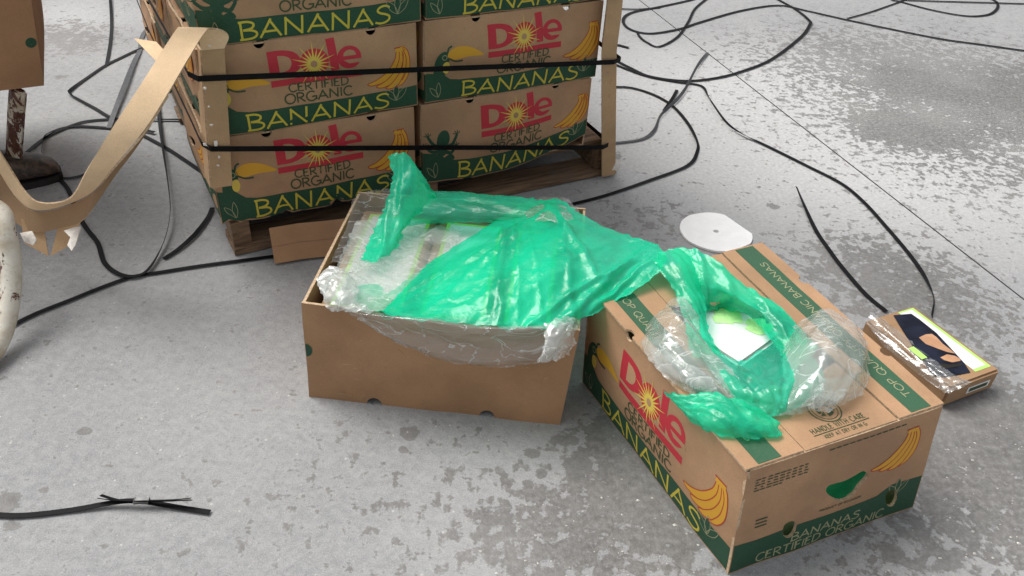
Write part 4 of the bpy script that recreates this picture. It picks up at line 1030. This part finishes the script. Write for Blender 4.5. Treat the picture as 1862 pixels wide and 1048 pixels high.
patch('torn_flap', [
 [(1210, 714, .252), (1250, 720, .268), (1292, 718, .276), (1338, 732, .276), (1380, 750, .270), (1408, 764, .264)],
 [(1216, 722, .250), (1258, 738, .266), (1300, 742, .282), (1346, 756, .280), (1388, 768, .272), (1418, 776, .262)],
 [(1232, 740, .246), (1266, 758, .262), (1308, 766, .278), (1352, 778, .276), (1394, 784, .268), (1420, 788, .259)],
 [(1254, 760, .240), (1276, 778, .250), (1312, 790, .260), (1352, 798, .2605), (1392, 796, .259), (1416, 796, .2575)]],
 'greenfilm', gl, 10, 10, .006, (.85, -.75), 90, .0014, 60, .007, 8, creases=[(1225, 718, 1405, 772, .003, .006), (1240, 732, 1405, 782, .003, .006), (1262, 722, 1412, 768, .003, .005), (1275, 748, 1400, 792, .003, .006), (1250, 745, 1390, 775, .0025, .005)])

patch('inner_film', [[FC.p(LC * a, .045 + .012 * math.sin(i * 2 + a * 17), hC * (.10 + .2 * i)) for a in (.06, .25, .4, .6, .8, .94)] for i in range(5)], 'greenfilm', gl, 6, 6, .004, (.3, -1), 60, .002, 60, .0, 9, absolute=True)
cl = empty('clear_liner', cO['001'] + Vector((.05, .1, 0)), 0, 'crumpled clear plastic liner along the left and front rim of the open carton', 'plastic liner')
patch('crumpled_side', [
 [(648, 404, .246), (690, 402, .242), (740, 410, .228), (800, 414, .222), (840, 420, .220)],
 [(628, 448, .248), (672, 450, .244), (728, 452, .232), (790, 456, .224), (826, 452, .222)],
 [(606, 488, .254), (652, 494, .248), (708, 500, .236), (762, 500, .228), (790, 486, .226)],
 [(584, 520, .258), (628, 532, .254), (680, 538, .242), (722, 530, .234), (752, 516, .230)],
 [(590, 548, .246), (634, 566, .252), (672, 570, .246), (700, 562, .240), (722, 545, .236)]],
 'veil', cl, 12, 12, .008, (.35, 1), 30, .0014, 30, .007, 11)
patch('corner_film', [
 [(640, 362, .237), (668, 348, .246), (700, 342, .244), (725, 350, .235)],
 [(634, 400, .240), (660, 392, .238), (690, 388, .230), (715, 390, .224)],
 [(618, 440, .242), (646, 438, .236), (676, 434, .226), (700, 430, .222)],
 [(600, 480, .244), (630, 480, .240), (662, 478, .232), (690, 470, .226)]],
 'clear', cl, 8, 8, .006, (.3, 1), 30, .001, 30, .004, 12)
on = FO.ay.copy(); oo = cO['000'] * .5 + cO['001'] * .5
W_ = lambda px, py, off=.008: on_plane(px, py, oo, on, -off)
rim = [at(628, 566, .247), at(705, 578, .249), at(790, 590, .249), at(870, 599, .249), at(950, 602, .249), at(1020, 592, .249), at(1046, 578, .247)]
rows = [[p + on * .02 + Vector((0, 0, -.008)) for p in rim], rim,
        [W_(640, 572, .010), W_(706, 598, .012), W_(792, 618, .014), W_(874, 628, .015), W_(952, 628, .015), W_(1016, 612, .013), W_(1042, 596, .012)],
        [W_(648, 578, .008), W_(712, 616, .012), W_(796, 646, .016), W_(876, 656, .018), W_(952, 656, .018), W_(1006, 636, .015), W_(1034, 612, .014)],
        [W_(652, 582, .007), W_(716, 624, .008), W_(800, 656, .009), W_(880, 667, .011), W_(956, 666, .012), W_(1000, 654, .012), W_(1028, 626, .012)]]
patch('front_overhang', rows, 'clear', cl, 11, 10, .006, (1, .15), 30, .0008, 34, .006, 13, absolute=True)
patch('corner_crumple', [
 [(990, 590, .256), (1015, 580, .262), (1038, 574, .258), (1052, 580, .246)],
 [(992, 612, .246), (1014, 604, .256), (1036, 598, .254), (1050, 600, .240)],
 [(986, 640, .226), (1008, 634, .238), (1028, 626, .238), (1044, 620, .226)],
 [(976, 660, .206), (998, 658, .214), (1016, 648, .216), (1032, 638, .210)]],
 'milky', cl, 9, 9, .008, (.6, 1), 40, .002, 45, .008, 14)
patch('left_crumple', [
 [(584, 500, .256), (602, 486, .268), (624, 488, .270), (646, 496, .256)],
 [(580, 520, .254), (600, 510, .276), (624, 512, .278), (650, 520, .258)],
 [(586, 545, .248), (606, 540, .268), (630, 542, .268), (656, 546, .254)],
 [(600, 566, .240), (622, 566, .252), (646, 568, .252), (670, 566, .246)]], 'veil', cl, 9, 9, .009, (.6, 1), 60, .003, 60, .006, 16)
patch('far_corner_film', [
 [(950, 366, .252), (990, 358, .256), (1030, 362, .252), (1050, 384, .242)],
 [(955, 385, .272), (995, 380, .284), (1032, 386, .276), (1055, 402, .252)],
 [(960, 405, .282), (1000, 402, .294), (1036, 408, .284), (1062, 420, .262)]],
 'clear', cl, 9, 9, .006, (1, .3), 34, .0014, 34, .004, 15)

cq = empty('clear_liner', at(1500, 660, .255), 0, 'puffed clear plastic film lying on the right half of the printed carton lid', 'plastic liner')
patch('puffed_film', [
 [(1436, 606, .259), (1466, 576, .272), (1500, 564, .286), (1540, 582, .282), (1566, 606, .262)],
 [(1426, 645, .266), (1464, 616, .312), (1510, 604, .330), (1556, 620, .304), (1580, 650, .260)],
 [(1422, 690, .266), (1464, 668, .306), (1510, 656, .326), (1552, 668, .300), (1578, 690, .258)],
 [(1408, 726, .264), (1450, 714, .290), (1490, 708, .298), (1532, 714, .282), (1560, 722, .2575)],
 [(1398, 756, .2575), (1434, 754, .262), (1470, 750, .264), (1506, 746, .262), (1536, 736, .2575)]],
 'milky', cq, 12, 12, .009, (.6, 1), 22, .0012, 26, .006, 21)
patch('inner_fold', [
 [(1470, 700, .268), (1500, 690, .284), (1540, 680, .284), (1566, 672, .266)],
 [(1460, 724, .264), (1496, 716, .276), (1534, 706, .276), (1560, 700, .262)],
 [(1440, 748, .259), (1480, 742, .264), (1520, 734, .263), (1548, 724, .259)]],
 'milky', cq, 9, 9, .009, (1, .4), 34, .0014, 34, .006, 22)
cr = empty('clear_liner', at(1240, 640, .255), 0, 'crumpled milky clear film bundle on the left edge of the printed carton lid', 'plastic liner')
patch('crumpled_bundle', [
 [(1178, 596, .258), (1200, 562, .282), (1232, 540, .296), (1256, 556, .284), (1266, 574, .272)],
 [(1168, 622, .259), (1204, 602, .300), (1240, 590, .310), (1264, 600, .290), (1282, 610, .274)],
 [(1182, 652, .259), (1220, 648, .292), (1258, 644, .296), (1290, 650, .280), (1312, 654, .268)],
 [(1216, 690, .259), (1252, 692, .280), (1294, 694, .282), (1326, 700, .272), (1350, 704, .266)],
 [(1262, 720, .259), (1296, 724, .266), (1336, 728, .266), (1366, 738, .262), (1386, 746, .259)]],
 'milky', cr, 12, 12, .009, (.7, -.9), 30, .0014, 30, .006, 31)
patch('lower_fold', [
 [(1186, 634, .262), (1216, 640, .290), (1250, 660, .296), (1290, 684, .286)],
 [(1192, 656, .259), (1226, 668, .276), (1262, 688, .282), (1304, 708, .276)],
 [(1206, 676, .256), (1240, 694, .262), (1280, 712, .266), (1322, 730, .263)]],
 'milky', cr, 10, 9, .007, (.7, -.9), 44, .0012, 36, .005, 32)
tw = tag(patch('torn_wrap', [
 [tp(-.01, d_ * .98, .006), tp(w_ * .10, d_ * 1.0, .010), tp(w_ * .24, d_ * .96, .004)],
 [tp(-.012, d_ * .7, -.012), tp(w_ * .08, d_ * .7, .009), tp(w_ * .25, d_ * .7, .003)],
 [tp(-.012, d_ * .4, -.014), tp(w_ * .08, d_ * .4, .008), tp(w_ * .24, d_ * .4, .003)],
 [tp(-.010, d_ * .12, -.012), tp(w_ * .10, d_ * .12, .009), tp(w_ * .26, d_ * .12, .003)],
 [tp(-.006, -.006, -.01), tp(w_ * .14, -.008, .004), tp(w_ * .4, -.006, .002)]], 'clear', k, 8, 8, .004, (ay.x, ay.y), 100, .003, 90, .004, 41, absolute=True))

# ------------------------------------------------------------------ white disc
dc = at(1301, 425, .0); rad = .098
out = [(rad * math.cos(a), rad * math.sin(a)) for a in [2 * math.pi * i / 72 for i in range(72)]]
cut = Vector((math.cos(R(33)), math.sin(R(33)))); cut2 = Vector((math.cos(R(-50)), math.sin(R(-50))))
def clip(p):
    v = Vector(p) * (1 + .018 * noise.noise(Vector((p[0] * 30, p[1] * 30, 2))))
    for c, l in ((cut, .082), (cut2, .092)):
        e = v.dot(c) - l
        if e > 0: v = v - c * e
    return (v.x, v.y)
out = [clip(p) for p in out]
dk = empty('foam_disc', dc, 0, 'flat white disc with a small grey centre hole lying on the concrete', 'disc')
panel('disc_plate', out, [circle(0, 0, .0075, 14)], lambda u, v, o: dc + Vector((u, v, .0075 + o + .002 * noise.noise(Vector((u * 14, v * 14, 3))))), 'foam', .006, None, dk, .05, edge='foam')
panel('hole_bottom', circle(0, 0, .0070, 14), [], lambda u, v, o: dc + Vector((u, v, .0035 + o)), 'foamgrey', .002, None, dk, .05, edge='foamgrey')

# ------------------------------------------------------------------ left edge: cart, carton on it, boot
def tube(name, pts, r, mat, parent, ns=14, n=8, sq=None):
    C = catmull([Vector(p) for p in pts], n); V, F = [], []
    for i, p in enumerate(C):
        t = (C[min(i + 1, len(C) - 1)] - C[max(i - 1, 0)]).normalized()
        a = t.cross(Vector((.2, 1, .1))).normalized(); b_ = t.cross(a)
        for k in range(ns):
            an = 2 * math.pi * k / ns + math.pi / ns; c, s = math.cos(an), math.sin(an)
            if sq: m_ = max(abs(c), abs(s)); c, s = c / m_ * sq[0], s / m_ * sq[1]; V.append(p + a * c + b_ * s)
            else: V.append(p + (a * c + b_ * s) * r)
    for i in range(len(C) - 1):
        for k in range(ns): F.append((i * ns + k, i * ns + (k + 1) % ns, (i + 1) * ns + (k + 1) % ns, (i + 1) * ns + k))
    F += [tuple(range(ns - 1, -1, -1)), tuple((len(C) - 1) * ns + k for k in range(ns))]
    return mesh(name, V, F, M[mat], None, parent, not sq)
pb = at(30, 312, .03); pt = at(28, 150, .315)
hc = empty('steel_cart', (pb.x, pb.y, 0), 0, 'steel cart frame with rusty upright and white bent tube at the left edge', 'cart')
tube('upright', [(pb.x - .005, pb.y + .01, .004), (pb.x, pb.y, .05), pb.lerp(pt, .6), (pt.x, pt.y, .293)], 0, 'rusty', hc, 8, 4, (.021, .012))
tube('bent_tube', [(-1.42, 1.62, .288), (-1.22, 1.46, .272), at(-8, 380, .235), at(9, 420, .205), at(19, 470, .155), at(19, 530, .10), at(6, 600, .048), at(-22, 650, .026), at(-90, 700, .024), at(-200, 740, .024)], .0205, 'chip', hc, 16, 10)
bx0 = at(80, 156, .30)
byaw = R(26); bax = Vector((-math.cos(byaw), -math.sin(byaw), 0)); bay = Vector((-bax.y, bax.x, 0)) * -1
bay = Vector((-math.sin(byaw), math.cos(byaw), 0))
c0 = bx0 + Vector((0, 0, -.01))
plate = [c0 + bax * a + bay * b_ for a, b_ in ((.03, .03), (.75, .03), (.75, .55), (.03, .55))]
mesh('platform', plate + [p + Vector((0, 0, .008)) for p in plate], [(3, 2, 1, 0), (4, 5, 6, 7), (0, 1, 5, 4), (1, 2, 6, 5), (2, 3, 7, 6), (3, 0, 4, 7)], M['rusty'], None, hc)
for a, b_ in ((.7, .08), (.7, .5)):
    p = c0 + bax * a + bay * b_
    tube('leg', [(p.x, p.y, .004), (p.x, p.y, .15), (p.x, p.y, .285)], 0, 'rusty', hc, 8, 2, (.018, .018))
bo = empty('plain_carton', bx0, byaw, 'plain brown carton with a green dot, high on the cart at the top left corner', 'carton')
bw, bd, bh = .52, .40, .25
lean = lambda v: Vector((.03, .03, 0)) * 0
UPV = Vector((0, 0, 1)) - bax * .13
fA = lambda u, v, o: bx0 + bax * (bw - u) + UPV * v - bay * (o + .004 * math.sin(math.pi * u / bw))
panel('front_panel', wall_outline(bw, bh), [], fA, 'kraft2', T, None, bo, .08)
panel('end_panel', wall_outline(bd - .013, bh), [], lambda u, v, o: bx0 + bay * (u + .0065) + UPV * v - bax * (o + .012 * math.sin(math.pi * u / bd) * math.sin(math.pi * v / bh)), 'kraft2', T, None, bo, .06)
panel('end_panel', wall_outline(bd - .013, bh), [], lambda u, v, o: bx0 + bax * bw + bay * (bd - .0065 - u) + UPV * v + bax * o, 'kraft2', T, None, bo, .1)
panel('back_panel', wall_outline(bw, bh), [], lambda u, v, o: bx0 + bax * u + bay * bd + UPV * v + bay * o, 'kraft2', T, None, bo, .1)
panel('top_flap', rect(.001, .001, bw - .001, bd - .001), [], lambda u, v, o: bx0 + bax * (bw - u) + bay * v + UPV * (bh + .006) + Vector((0, 0, o)), 'kraft2', T, None, bo, .1)
panel('base', rect(.007, .007, bw - .007, bd - .007), [], lambda u, v, o: bx0 + bax * (bw - u) + bay * v + Vector((0, 0, .006 + o)), 'kraft2', T, None, bo, .1)
panel('green_dot', circle(bw - .014, .112, .0125, 18), [], lambda u, v, o: fA(u, v, o + .001), 'green', .0005, None, bo, .05, edge='green')

for i, lab in ((1, 'unseen plain brown carton added on the one with the green dot, shading the ground'), (2, 'topmost unseen plain brown carton of the cart pile, added to shade the ground')):
    o = copy_tree(bo); o.location = bx0 + Vector((0, 0, .264 * i)) - bax * .033 * i; o['label'] = lab  # unseen cartons added to the pile so they shade the left ground
# boot: toe to the right, heel and shaft beyond the photo edge
b0 = at(-60, 350, 0); b1 = at(112, 318, 0); bdv = (b1 - b0).normalized(); bsv = Vector((-bdv.y, bdv.x, 0)); bl_ = .30
bk = empty('work_boot', b1 - bdv * .15, 0, 'scuffed dark brown boot toe on the concrete before the rusty upright', 'boot')
secs = [(0, .022, .030), (.012, .038, .048), (.04, .047, .066), (.09, .051, .082), (.14, .047, .104), (.19, .042, .15), (.23, .044, .24), (.27, .044, .28), (.295, .034, .28)]
def boot_rings(secs, z0, grow=0, flat_=False):
    V, F, ns = [], [], 16
    for s, hw, ht in secs:
        c = b1 - bdv * s
        for k in range(ns):
            a = 2 * math.pi * k / ns; x = math.cos(a); y = math.sin(a)
            if flat_: V.append(c + bsv * (hw + grow) * x + Vector((0, 0, z0 + (.017 if y > 0 else 0) * min(1, abs(y) * 3))))
            else:
                zz = z0 + (ht - z0) * (.5 + .5 * (abs(y) ** .75) * (1 if y > 0 else -1))
                V.append(c + bsv * hw * (abs(x) ** .8) * (1 if x > 0 else -1) + Vector((0, 0, zz + .003 * noise.noise(c * 40 + Vector((a, 0, 0))))))
    n = len(secs)
    for i in range(n - 1):
        for k in range(ns): F.append((i * ns + k, (i + 1) * ns + k, (i + 1) * ns + (k + 1) % ns, i * ns + (k + 1) % ns))
    F += [tuple(range(ns)), tuple((n - 1) * ns + k for k in range(ns - 1, -1, -1))]
    return V, F
V, F = boot_rings(secs, .017); mesh('upper', V, F, M['boot'], None, bk, True)
V, F = boot_rings([(-.003, .024, 0), (.008, .040, 0), (.04, .049, 0), (.09, .053, 0), (.15, .050, 0), (.22, .045, 0), (.29, .044, 0), (.305, .03, 0)], .001, 0, True); mesh('sole', V, F, M['rubber'], None, bk, False)

# ------------------------------------------------------------------ grit
V, F = [], []; rs = random.Random(5)
for i in range(170):
    x, y = rs.uniform(1560, 1900), rs.uniform(770, 1090)
    if i > 120: x, y = rs.uniform(900, 1300), rs.uniform(900, 1060)
    p = at(x, y, .0005); s = rs.uniform(.0008, .0026) * (1 if rs.random() < .85 else 1.8); a = rs.uniform(0, 6.28); n0 = len(V)
    for k in range(5):
        q = a + k * 1.2566; V.append(p + Vector((math.cos(q) * s * rs.uniform(.6, 1.4), math.sin(q) * s * rs.uniform(.5, 1.1), 0)))
    V.append(p + Vector((0, 0, s * .7)))
    for k in range(5): F.append((n0 + k, n0 + (k + 1) % 5, n0 + 5))
gr = mesh('pale_grit', V, F, simple('pale_grit', (.62, .60, .56), .8, .2, 200)); tag(gr, 'pale grit scattered on the concrete around the printed carton', 'grit', None, 'stuff')
